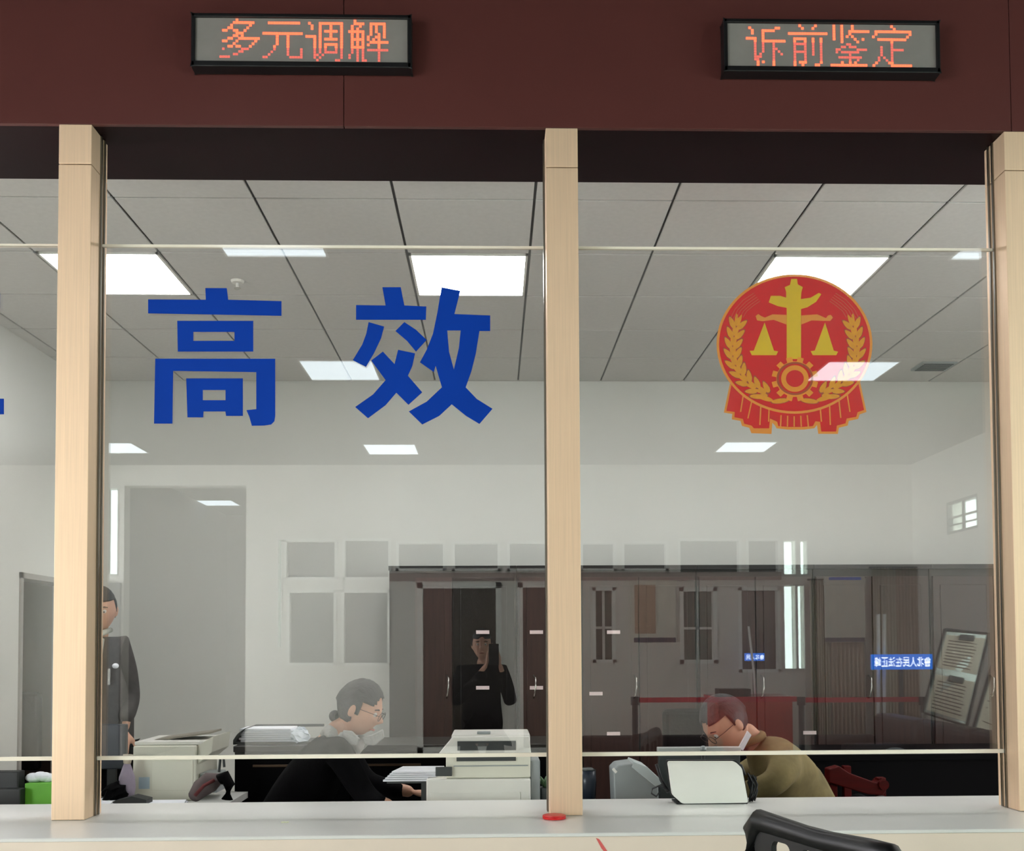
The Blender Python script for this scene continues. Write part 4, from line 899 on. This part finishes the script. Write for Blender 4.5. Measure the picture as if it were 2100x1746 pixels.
# --- man in khaki coat, facing left
YM = 4.50
hc = at(1488, 1482, YM)
mn = thing('person', (hc.x + .2, YM + .1, 0), 'man in a khaki coat and glasses bending forward behind the white display', 'person')
HM = hm(hc, R(180 + 20), R(42), k=1.08)
neck0 = HM @ Vector((-.035, 0, -.085)); chest = at(1585, 1560, YM + .06); hip = Vector((chest.x + .26, YM + .15, .5))
shL, shR = Vector((chest.x - .01, YM - .17, chest.z)), Vector((chest.x + .05, YM + .24, chest.z + .0))
nodes = [(hip, .12, .14), (Vector((chest.x + .10, YM + .12, .80)), .115, .14), (chest + Vector((0, 0, -.02)), .105, .14), (neck0 + Vector((.06, 0, -.05)), .05), (neck0 + Vector((-.01, 0, .02)), .048),
         (shL, .062), (Vector((shL.x - .06, YM - .22, .86)), .05), (Vector((shL.x - .28, YM - .16, .80)), .03), (shR, .06), (Vector((shR.x - .10, YM + .25, .86)), .05), (Vector((shR.x - .34, YM + .14, .80)), .03),
         (Vector((hip.x - .38, YM, .5)), .085), (Vector((hip.x - .42, YM, .08)), .055), (Vector((hip.x - .38, YM + .28, .5)), .085), (Vector((hip.x - .42, YM + .28, .08)), .055)]
skin_mesh('body', slim(nodes, (3, 4, 7, 10)), edges, skin_m, mn, 2, .006, head_parts(HM) + fingers(nodes[7][0], (-1, .1, 0), (0, -1, 0), (0, 0, -1), 1.0, .5) + fingers(nodes[10][0], (-1, 0, 0), (0, 1, 0), (0, 0, -1), 1.0, .5))
khaki = mat('khaki_cloth', (118, 104, 66), .85, var=.25, scale=9, bump=.8)
cn = [(n[0].copy(), n[1]*1.22, (n[2] if len(n) > 2 else n[1])*1.22) for n in nodes]
skin_mesh('coat', [cn[0], cn[1], cn[2], (neck0 + Vector((.07, 0, -.07)), .066, .075), cn[5], cn[6], (nodes[7][0] + Vector((.03,0,0)), .04), cn[8], cn[9], (nodes[10][0] + Vector((.03,0,0)), .04)], [(0,1),(1,2),(2,3),(2,4),(4,5),(5,6),(2,7),(7,8),(8,9)], khaki, mn, 2)
skin_mesh('trousers', [cn[0], cn[11], cn[12], cn[13], cn[14]], [(0,1),(1,2),(0,3),(3,4)], blackm, mn, 2)
hair(HM, mn, lambda x, y, z: (z > .42 and x < .78) or (x < .10 and z > -.02) or (x < -.1 and z > -.35), 1.08)
face_bits(HM, mn, glasses=True)
c_ = MB(); ctr = neck0 + Vector((.035, 0, -.035)); c_.tube([ctr + Vector((.05*math.cos(a), .068*math.sin(a), .02*math.cos(a))) for a in [2*math.pi*k/24 for k in range(25)]], .018, 8); c_.build('collar', khaki, mn, smooth=True)
c_ = MB(); c_.prism([at(1534, 1500, YM - .13), at(1541, 1508, YM - .14), at(1524, 1540, YM - .15), at(1515, 1536, YM - .15)], (0, .02, 0)); c_.build('shirt_edge', paper, mn)
office_chair(hip.x - .02, YM + .15, .44, .74, 'black office chair under the man in the khaki coat', R(-90), .36)

# --- standing man at the left
YT = 5.45
hc = at(207, 1250, YT)
sm = thing('person', (hc.x, YT, 0), 'standing man in a dark grey jacket and pale shirt beside the left post', 'person')
HM = hm(hc, R(-78), R(14), k=1.0)
nk = HM @ Vector((-.03, 0, -.10)); sz = at(250, 1325, YT).z; shx = at(250, 1325, YT).x - hc.x
cx = hc.x
hr = at(262, 1508, YT - .1)
nodes = [(Vector((cx, YT, .98)), .13, .10), (Vector((cx, YT, 1.2)), .13, .10), (Vector((cx, YT, sz - .08)), .14, .10), (Vector((nk.x, YT + .01, sz + .05)), .055), (nk, .052),
         (Vector((cx + shx, YT, sz)), .058), (Vector((cx + shx + .045, YT + .02, sz - .28)), .044), (Vector((hr.x - .01, YT - .12, hr.z + .02)), .028),
         (Vector((cx - shx, YT, sz)), .058), (Vector((cx - shx - .05, YT + .02, sz - .28)), .044), (Vector((cx - shx + .02, YT - .18, sz - .45)), .028),
         (Vector((cx + .09, YT, .88)), .09), (Vector((cx + .10, YT, .48)), .062), (Vector((cx + .10, YT + .02, .07)), .045), (Vector((cx + .10, YT - .12, .04)), .035),
         (Vector((cx - .09, YT, .88)), .09), (Vector((cx - .10, YT, .48)), .062), (Vector((cx - .10, YT + .02, .07)), .045), (Vector((cx - .10, YT - .12, .04)), .035)]
ed2 = [(0,1),(1,2),(2,3),(3,4),(2,5),(5,6),(6,7),(2,8),(8,9),(9,10),(0,11),(11,12),(12,13),(13,14),(0,15),(15,16),(16,17),(17,18)]
skin_mesh('body', slim(nodes, (4,)), ed2, skin_m, sm, 2, .007, head_parts(HM) + fingers(nodes[7][0], (0, -.5, -1), (-1, 0, 0), (0, 1, -.4), 1.0, .5) + fingers(nodes[10][0], (.4, -1, .1), (0, 0, 1), (1, .2, 0), 1.0, .5))
jk = mat('dark_grey_wool', (70, 66, 64), .9, var=.15, scale=40, bump=.2)
cn = [(n[0].copy(), n[1]*1.2, (n[2] if len(n) > 2 else n[1])*1.2) for n in nodes]
jb = [(Vector((cx, YT, .80)), .19, .15), (cn[1][0], .19, .14), (cn[2][0], .20, .14)]
skin_mesh('jacket', [jb[0], jb[1], jb[2], (Vector((nk.x, YT + .025, sz + .03)), .06), cn[5], cn[6], (nodes[7][0] + Vector((0, .01, .05)), .042), cn[8], cn[9], (nodes[10][0] + Vector((0, .05, .02)), .042)], [(0,1),(1,2),(2,3),(2,4),(4,5),(5,6),(2,7),(7,8),(8,9)], jk, sm, 2)
skin_mesh('trousers', [(cn[0][0] - Vector((0, 0, .02)), .14, .11), cn[11], cn[12], (nodes[13][0] + Vector((0,0,.02)), .058), cn[15], cn[16], (nodes[17][0] + Vector((0,0,.02)), .058)], [(0,1),(1,2),(2,3),(0,4),(4,5),(5,6)], blackm, sm, 2)
for k in (14, 18): q = nodes[k][0]; MB().ball((q.x, q.y + .05, .045), (.052, .14, .045), 16, 10).build('shoe', blackp, sm, smooth=True)
sh_ = MB(); sh_.prism([(cx - .05, YT - .145, sz + .03), (cx + .06, YT - .145, sz + .04), (cx + .03, YT - .178, sz - .32), (cx + .0, YT - .178, sz - .34), (cx - .03, YT - .178, sz - .30)], (0, .05, 0)); sh_.build('shirt_front', mat('pale_green_shirt', (176, 178, 166), .8), sm, .008)
sh_ = MB(); 
for sd in (-1, 1): sh_.tube([Vector((nk.x + sd*.055, YT + .02, sz + .085)), Vector((nk.x + sd*.05, YT - .06, sz + .07)), Vector((nk.x + sd*.012, YT - .10, sz + .03))], [.014, .016, .010], 8)
sh_.build('shirt_collar', MATS['pale_green_shirt'], sm, smooth=True)
q = at(242, 1366, YT - .13); MB().ball((q.x, YT - .165, q.z), (.016, .02, .014)).build('badge', paper, sm, smooth=True)
hair(HM, sm, lambda x, y, z: (z > .42 and x < .82) or (x < .10 and z > -.05) or (x < -.1 and z > -.4), 1.07)
face_bits(HM, sm)

# ------------------------------------------------------------------ hall things (seen mirrored in the glass)
# photographer
hc = mir(988, 1322, 7.72)
ph = thing('person', (hc.x, hc.y, 0), 'photographer in dark clothes holding up a phone, standing in the hall', 'person')
HM = hm(hc, R(90), R(4), k=.96); nk = HM @ Vector((-.03, 0, -.10)); yy = hc.y; cx = hc.x; sz = hc.z - .21
nodes = [(Vector((cx, yy, .9)), .13, .10), (Vector((cx, yy, 1.08)), .12, .10), (Vector((cx, yy, sz - .08)), .13, .10), (Vector((cx, yy - .01, sz + .04)), .05), (nk, .048),
         (Vector((cx + .16, yy, sz)), .055), (Vector((cx + .22, yy + .04, sz - .24)), .042), (Vector((.045, -.10, EYE - .13)), .026),
         (Vector((cx - .16, yy, sz)), .055), (Vector((cx - .20, yy + .04, sz - .24)), .042), (Vector((-.05, -.10, EYE - .13)), .026),
         (Vector((cx + .09, yy, .8)), .09), (Vector((cx + .10, yy, .45)), .062), (Vector((cx + .10, yy - .02, .07)), .045), (Vector((cx + .10, yy + .12, .04)), .035),
         (Vector((cx - .09, yy, .8)), .09), (Vector((cx - .10, yy, .45)), .062), (Vector((cx - .10, yy - .02, .07)), .045), (Vector((cx - .10, yy + .12, .04)), .035)]
skin_mesh('body', slim(nodes, (4,)), ed2, skin_m, ph, 2, .008, head_parts(HM) + fingers(nodes[7][0], (-.1, .1, 1), (0, 1, 0), (-1, 0, 0), .9, .7) + fingers(nodes[10][0], (.1, .1, 1), (0, 1, 0), (1, 0, 0), .9, .7))
cn = [(n[0].copy(), n[1]*1.25, (n[2] if len(n) > 2 else n[1])*1.25) for n in nodes]
cn[0] = (Vector((cx, yy, .74)), .19, .15)
skin_mesh('coat', [cn[0], cn[1], cn[2], (Vector((cx, yy - .01, sz + .03)), .06), cn[5], cn[6], (nodes[7][0] + Vector((.01, -.02, -.05)), .045), cn[8], cn[9], (nodes[10][0] + Vector((-.01, -.02, -.05)), .045)], [(0,1),(1,2),(2,3),(2,4),(4,5),(5,6),(2,7),(7,8),(8,9)], blackm, ph, 2)
skin_mesh('trousers', [cn[0], cn[11], cn[12], (nodes[13][0], .06), cn[15], cn[16], (nodes[17][0], .06)], [(0,1),(1,2),(2,3),(0,4),(4,5),(5,6)], blackm, ph, 2)
for k in (14, 18): q = nodes[k][0]; MB().ball((q.x, q.y - .05, .045), (.05, .14, .045), 16, 10).build('shoe', blackp, ph, smooth=True)
hair(HM, ph, lambda x, y, z: (z > .40 and x < .85) or (x < .2 and z > -.1) or (x < -.0 and z > -.7), 1.1); face_bits(HM, ph)
t = thing('mobile_phone', (0, -.03, EYE), 'dark mobile phone held up by the photographer', 'phone'); bx('case', (-.037, -.035, EYE - .135), (.037, -.026, EYE + .02), blackp, t, .003); bx('phone_screen', (-.034, -.0365, EYE - .13), (.034, -.0352, EYE + .015), dkgrey, t)

def solid(name, x0, y0, x1, y1, zv, d, m, label, cat, par=None, bv=.004):
    a, b = mir(x0, y1, zv), mir(x1, y0, zv); o = bx(name, (a.x, a.y - d, a.z), (b.x, a.y, b.z), m, par, bv)
    if not par: tag(o, label, cat)
    return o
# barrier posts with belt
ZB = 9.7
rb = mat('red_belt', (224, 30, 56), .6)
bp = [1302, 1643, 1893]
for n, x in enumerate(bp):
    q = mir(x, 1436, ZB); t = thing('barrier_post', (q.x, q.y, 0), 'dark retractable belt barrier post in the hall, %s of three' % ['left', 'middle', 'right'][n], 'barrier post', 'belt barrier posts in the hall')
    MB().tube([(q.x, q.y, .03), (q.x, q.y, q.z - .05)], .028, 16).build('pole', dkgrey, t, smooth=True); MB().tube([(q.x, q.y, 0.001), (q.x, q.y, .02), (q.x, q.y, .035)], [.16, .155, .04], 24).build('base', blackp, t); MB().tube([(q.x, q.y, q.z - .05), (q.x, q.y, q.z + .03)], .04, 16).build('belt_head', blackp, t)
    if n < 2:
        q2 = mir(bp[n+1], 1436, ZB); bx('belt', (q.x + .041, q.y - .002, q.z - .026), (q2.x - .042, q.y + .002, q.z + .022), rb, t)
# red counter table
ZT = 10.9
t = thing('red_reception_desk', (mir(1545, 1480, ZT).x, 2*YG - ZT - .3, 0), 'red skirted reception table in the hall behind the barrier', 'table')
a, b = mir(1468, 1430, ZT), mir(1632, 1430, ZT)
rw = mat('red_desk_cloth', (214, 70, 56), .5, var=.15, scale=4)
bx('body', (a.x + .03, a.y - .6, 0), (b.x - .03, a.y - .02, a.z - .03), rw, t, .01); bx('table_top', (a.x, a.y - .65, a.z - .03), (b.x, a.y, a.z), mat('red_gloss_top', (240, 60, 76), .15), t, .004)
solid('black_case', 1476, 1405, 1540, 1420, ZT + .1, .25, blackp, 'flat black case lying on the red table in the hall', 'case')
for o in [x for x in COL.objects if x.name == 'black_case']: o.location.z -= (mir(1500, 1420, ZT + .1).z - a.z) - .001
# sofas along the right
sof = mat('brown_leather', (58, 38, 38), .45, var=.15, bump=.2)
def sofa(x, y, w, rz, label, h=.80):
    t = thing('sofa', (x, y, 0), label, 'sofa', 'brown leather sofas in the hall'); M = Matrix.Translation((x, y, 0)) @ Matrix.Rotation(rz, 4, 'Z')
    def B(n, a, b, bv=.035): MB().box(a, b, M).build(n, sof, t, bv)
    B('base', (-w/2, -.4, .08), (w/2, .4, .28)); B('seat_cushion', (-w/2 + .12, -.38, .285), (w/2 - .12, .2, .44)); B('backrest', (-w/2, .2, .285), (w/2, .42, h), .06)
    B('armrest', (-w/2, -.4, .285), (-w/2 + .115, .195, .6)); B('armrest', (w/2 - .115, -.4, .285), (w/2, .195, .6))
    for a_ in (-1, 1):
        for b_ in (-1, 1): MB().tube([M @ Vector((a_*(w/2 - .06), b_*.34, 0)), M @ Vector((a_*(w/2 - .06), b_*.34, .08))], .02, 8).build('foot', blackp, t)
sofa(3.40, -1.72, .95, R(-90), 'brown leather sofa seat by the hall wall, furthest from the counter')
sofa(3.40, -.75, .95, R(-90), 'brown leather sofa seat, second along the hall wall')
sofa(3.40, .22, .95, R(-90), 'brown leather sofa seat along the hall wall, nearest the counter')
sofa(1.3, -.75, 1.2, R(180), 'brown leather sofa in the hall behind the photographer', .70)
q = mir(1872, 1515, 7.2); t = thing('white_bag', (3.25, -.75, .44), 'pale bundle lying on a brown sofa', 'bag'); m_ = MB(); m_.ball((3.25, -.75, .53), (.12, .14, .088), 14, 9); m_.build('bundle', mat('pale_bundle', (180, 180, 184), .7, bump=.4), t, smooth=True)
# notice stand with two sheets
alu = mat('aluminium', (190, 190, 186), .3, metal=1)
def board(c0, c1, c2, c3, zv0, zv1, label, clips):
    """corners tl, tr, br, bl in mirrored pixels; zv0 top depth, zv1 bottom depth"""
    P_ = [mir(*c0, zv0), mir(*c1, zv0), mir(*c2, zv1), mir(*c3, zv1)]
    t = thing('notice_stand', ((P_[2] + P_[3]) / 2) * 1 - Vector((0, 0, ((P_[2] + P_[3])/2).z)), label, 'notice stand')
    MB().tube(P_ + [P_[0]], .018, 8).build('frame', dkgrey, t)
    n = (P_[1] - P_[0]).cross(P_[3] - P_[0]).normalized()
    if n.y < 0: n = -n
    def uv(u, v): return (P_[0]*(1-u) + P_[1]*u) * (1-v) + (P_[3]*(1-u) + P_[2]*u) * v
    pm = mat('notice_paper', (244, 226, 208), .7); bm_ = MB(); bm_.prism([uv(.02,.02), uv(.98,.02), uv(.98,.98), uv(.02,.98)], n * -.012); bm_.build('board', alu, t)
    ink = mat('grey_print', (120, 104, 92), .7)
    for v0, v1 in clips:
        s_ = MB(); s_.prism([uv(.06,v0) + n*.004, uv(.94,v0) + n*.004, uv(.94,v1) + n*.004, uv(.06,v1) + n*.004], n * .002); sh_ = s_.build('notice_sheet', pm, t)
        l_ = MB()
        for k in range(9):
            v = v0 + (v1-v0)*(.16 + k*.09); l_.prism([uv(.14, v) + n*.0065, uv(.14 + .72*random.uniform(.6,1), v) + n*.0065, uv(.8, v + .012) + n*.0065, uv(.14, v + .012) + n*.0065], n*.001)
        l_.build('printed_lines', ink, sh_); c_ = MB(); c_.prism([uv(.35,v0 - .01) + n*.008, uv(.68,v0 - .01) + n*.008, uv(.68,v0 + .05) + n*.008, uv(.35,v0 + .05) + n*.008], n*.02); c_.build('clip', dkgrey, t)
    for u in (0, 1):
        b = uv(u, 1); back = Vector((b.x, b.y - .35, 0)); MB().tube([uv(u, 0), back], .012, 8).build('rear_strut', alu, t); MB().tube([b, Vector((b.x, b.y, .001))], .014, 8).build('foot_leg', alu, t)
board((1938,1292), (2028,1300), (1982,1490), (1892,1462), 9.5, 9.2, 'slanted notice stand holding two printed sheets in the hall', [(.06, .46), (.54, .96)])
board((2042,1338), (2110,1345), (2080,1540), (1995,1500), 8.9, 8.6, 'pale notice board stand beside the slanted notice stand', [(.05, .95)])
# stainless vertical rails
for n, (x, y0, y1) in enumerate(((1798, 1260, 1450), (1810, 1260, 1450))):
    a, b = mir(x, y1, 10.3), mir(x + 3, y0, 10.3)
    t = thing('steel_rail', (a.x, a.y, 0), 'upright polished steel rail in the hall, %s of the pair' % ['left', 'right'][n], 'rail'); MB().tube([(a.x, a.y, .0), (b.x, a.y, b.z)], .018, 12).build('tube', mat('sun_glint_white', (252, 252, 250), .3), t, smooth=True); MB().tube([(a.x, a.y, .0), (a.x, a.y, .015)], .026, 16).build('flange', chrome, t)  # plain white paint stands in for sun glare on the steel
for n, (x, y0, y1) in enumerate(((1950, 1190, 1300), (2030, 1190, 1310))):
    a, b = mir(x, y1, 12.2), mir(x + 3, y0, 12.2)
    t = thing('steel_rail', (a.x, a.y, 0), 'tall door-side steel pull post in the hall, %s' % ['nearer the curtains', 'nearer the sofas'][n], 'rail'); MB().tube([(a.x, a.y, .0), (b.x, a.y, b.z)], .014, 12).build('tube', MATS['sun_glint_white'], t, smooth=True)
# curtains
cur = mat('olive_curtain', (218, 212, 190), .9, var=.12, scale=4, stretch=(10, 10, .4)); cur2 = mat('brown_curtain', (206, 188, 168), .9, var=.12, scale=4, stretch=(10, 10, .4)); curd = mat('dark_curtain', (160, 154, 136), .9, var=.12, scale=4, stretch=(10, 10, .4))
for n, (x0, x1, y0, y1, m_) in enumerate(((1664, 1700, 1190, 1420, cur), (1706, 1770, 1185, 1400, cur2), (1790, 1838, 1165, 1330, cur), (1840, 1890, 1165, 1340, cur2), (1900, 1935, 1165, 1300, cur), (1955, 2026, 1165, 1290, curd))):
    a, b = mir(x0, y1, ZW - .12), mir(x1, y0, ZW - .12); c = MB(); K = 40; vs = []; fs = []
    for k in range(K + 1):
        x = a.x + (b.x - a.x) * k / K; y = a.y + .025 * math.sin(k * 1.25) ; vs += [(x, y, .03), (x, y, b.z), (x, y - .006, .03), (x, y - .006, b.z)]
    for k in range(K): i = 4*k; fs += [(i, i+4, i+5, i+1), (i+2, i+3, i+7, i+6), (i, i+2, i+6, i+4), (i+1, i+5, i+7, i+3)]
    c.add(vs, fs); t = thing('curtain', ((a.x+b.x)/2, a.y, 0), ['olive curtain beside the bright doorway', 'brown curtain left of the upright steel rails', 'olive curtain behind the upright steel rails', 'brown curtain right of the upright steel rails', 'narrow olive curtain nearer the notice stand', 'dark curtain above the notice stand'][n], 'curtain')
    c.build('drape', m_, t, smooth=True); MB().tube([(a.x - .03, a.y, b.z + .005), (b.x + .03, a.y, b.z + .005)], .012, 8).build('curtain_rail', dkgrey, t)
# posters on the hall wall
t = thing('wall_poster', mir(1338, 1315, ZW - .05), 'tall notice board with a blue header on the hall wall', 'poster')
solid('backing', 1292, 1180, 1386, 1318, ZW - .03, .02, mat('poster_backing', (232, 228, 214), .6), None, None, t)
solid('header', 1292, 1180, 1386, 1190, ZW - .04, .008, mat('blue_header', (50, 110, 230), .5), None, None, t)
solid('footer', 1300, 1308, 1386, 1318, ZW - .04, .008, mat('dark_blue_footer', (40, 50, 76), .5), None, None, t)
solid('text_panel', 1302, 1200, 1344, 1300, ZW - .04, .008, mat('tan_text_panel', (190, 160, 134), .6, var=.2, scale=12, stretch=(.5, .5, 12)), None, None, t)
t = thing('wall_poster', mir(1733, 1318, ZW - .02), 'notice board with dark blue lower edge left of the upright steel rails', 'poster')
solid('backing', 1692, 1182, 1774, 1318, ZW - .22, .02, MATS['poster_backing'], None, None, t)
solid('footer', 1692, 1308, 1774, 1317, ZW - .235, .008, MATS['dark_blue_footer'], None, None, t)
solid('header', 1700, 1184, 1766, 1190, ZW - .235, .008, MATS['blue_header'], None, None, t)
a, b = mir(1546, 1380, 11.5), mir(1535, 1285, 11.5); t = thing('steel_rail', (a.x, a.y, 0), 'slanted bright steel rod in front of the small blue sign', 'rail'); MB().tube([(a.x + .05, a.y, 0), a, b], .012, 10).build('tube', MATS['sun_glint_white'], t, smooth=True)
# blue scrolling sign with white characters (reads mirrored in the glass)
G2 = ['206020fc20fcadccaf78ac38acfcafb7adfeadfcadfcadfefc30ffff00300030', 'ffff7ffe008000800080308030c030fe30c030803080308030803080ffffffff', '60207820182003fe0070c020702017ff07ff006018c0108c3186637e63fb4003', '030002000600ffff0c000c201820302073fef3fe902010201020102017ff17ff', '7ffc600c400440047ffc7ffc418041807fff7ffe40c0406040615f33fc1fc00e', '018001800180018001800180038003c00240066006600c301818300c6007c003', '0460046004627c6e7c7c047004600460046004603c61f461c463047f043e0460', '04000fe018607ffef1863ffe31863ffc7fff7fff1ffc100c1ffc180c1ffc1ffc']
G2 = G2[::-1]
def blue_sign(x0, y0, x1, y1, zv, label, gl_, lit):
    a, b = mir(x0, y1, zv), mir(x1, y0, zv); t = thing('blue_sign', ((a.x+b.x)/2, a.y, a.z), label, 'sign')
    bx('panel', (a.x, a.y - .03, a.z), (b.x, a.y, b.z), mat('blue_sign_face', (20, 84, 190), .4, emit=lit, ecol=(14, 104, 205)), t, .002)
    d = MB(); n = len(gl_); W_ = (b.x - a.x) * .94; cw = W_ / n; hh = (b.z - a.z) * .62; x = b.x - (b.x - a.x) * .03
    for k, gs in enumerate(gl_):
        rr = [int(gs[i*4:i*4+4], 16) for i in range(16)]
        for r in range(16):
            for c in range(16):
                if rr[r] >> (15 - c) & 1:   # facing the glass (+y): text runs towards -x
                    X = x - k*cw - (c + .5) * cw*.9/16; Z = a.z + (b.z - a.z)*.81 - (r + .5)*hh/16; d.box((X - cw*.028, a.y + .0005, Z - hh*.03), (X + cw*.028, a.y + .002, Z + hh*.03))
    d.build('characters', mat('white_lit_text', (240, 246, 255), .4, emit=1.8 * lit, ecol=(230, 240, 255)), t)
    bx('post', ((a.x+b.x)/2 - .02, a.y - .05, 0), ((a.x+b.x)/2 + .02, a.y - .031, a.z + .02), dkgrey, t)
blue_sign(1788, 1342, 1912, 1374, 10.1, 'blue lit sign with white characters beside the steel rails in the hall', G2[:8], 2.6)
blue_sign(1528, 1340, 1568, 1356, 12.3, 'small blue lit sign in front of the dark hall window', G2[:4], 2.0)

# ------------------------------------------------------------------ chair in front of the counter
A, B = at(1550, 1668, 2.6), at(1838, 1742, 2.13); B.z = A.z
t = thing('visitor_chair', ((A.x + B.x)/2 - .25, (A.y + B.y)/2 - .12, 0), 'black visitor chair with a slotted back in front of the counter at the lower right', 'chair')
dv = (B - A); Wd = Vector((dv.x, dv.y, 0)).length; ang = math.atan2(dv.y, dv.x); Mc = Matrix.Translation((A.x, A.y, 0)) @ Matrix.Rotation(ang, 4, 'Z')
H = A.z
def chair_flat(name, loops, t_, m, y=0):
    o = flat(name, loops, 0, t_, m)
    for v in o.data.vertices: v.co = Mc @ (v.co + Vector((0, y, 0)))
    o.parent = t; o.matrix_parent_inverse = p_world(t).inverted(); return o
def rr(x0, z0, x1, z1, r, n=6):
    out = []
    for cx_, cz_, a0 in ((x1 - r, z1 - r, 0), (x0 + r, z1 - r, 90), (x0 + r, z0 + r, 180), (x1 - r, z0 + r, 270)):
        for k in range(n + 1): a = R(a0 + 90*k/n); out.append((cx_ + r*math.cos(a), cz_ + r*math.sin(a)))
    return out
chb = mat('black_moulded_plastic', (9, 11, 12), .4, spec=.3, var=.05)
o = chair_flat('backrest', [rr(-.03, .60, Wd + .03, H, .05), rr(.075, .68, .15, H - .055, .02), rr(.19, .68, .27, H - .055, .02), rr(.31, .68, .39, H - .055, .02), rr(Wd - .13, .68, Wd - .05, H - .055, .02)], .016, chb)
bv = o.modifiers.new('b', 'BEVEL'); bv.width = .007; bv.segments = 3; bv.limit_method = 'ANGLE'
MB().tube([Mc @ Vector((-.012, 0, H - .10)), Mc @ Vector((-.010, 0, H - .045)), Mc @ Vector((.02, 0, H - .016)), Mc @ Vector((.08, 0, H - .018)), Mc @ Vector((Wd*.5, 0, H - .024)), Mc @ Vector((Wd - .08, 0, H - .018)), Mc @ Vector((Wd - .02, 0, H - .018)), Mc @ Vector((Wd + .01, 0, H - .05)), Mc @ Vector((Wd + .012, 0, H - .1))], [.022, .028, .029, .026, .023, .026, .028, .028, .022], 14).build('top_rail', chb, t, smooth=True)
MB().box((0, -.50, .42), (Wd, -.04, .48), Mc).build('seat', chb, t, .02)
for a_ in (.02, Wd - .02):
    MB().tube([Mc @ Vector((a_, .03, .02)), Mc @ Vector((a_, -.02, .45)), Mc @ Vector((a_, 0, .64))], .014, 10).build('leg', chb, t, smooth=True)
    MB().tube([Mc @ Vector((a_, -.48, .02)), Mc @ Vector((a_, -.44, .43))], .014, 10).build('leg', chb, t, smooth=True)
    MB().tube([Mc @ Vector((a_, -.02, .66)), Mc @ Vector((a_ + (.03 if a_ > .1 else -.03), -.2, .67)), Mc @ Vector((a_ + (.03 if a_ > .1 else -.03), -.38, .65)), Mc @ Vector((a_, -.42, .45))], .013, 10).build('armrest', chb, t, smooth=True)
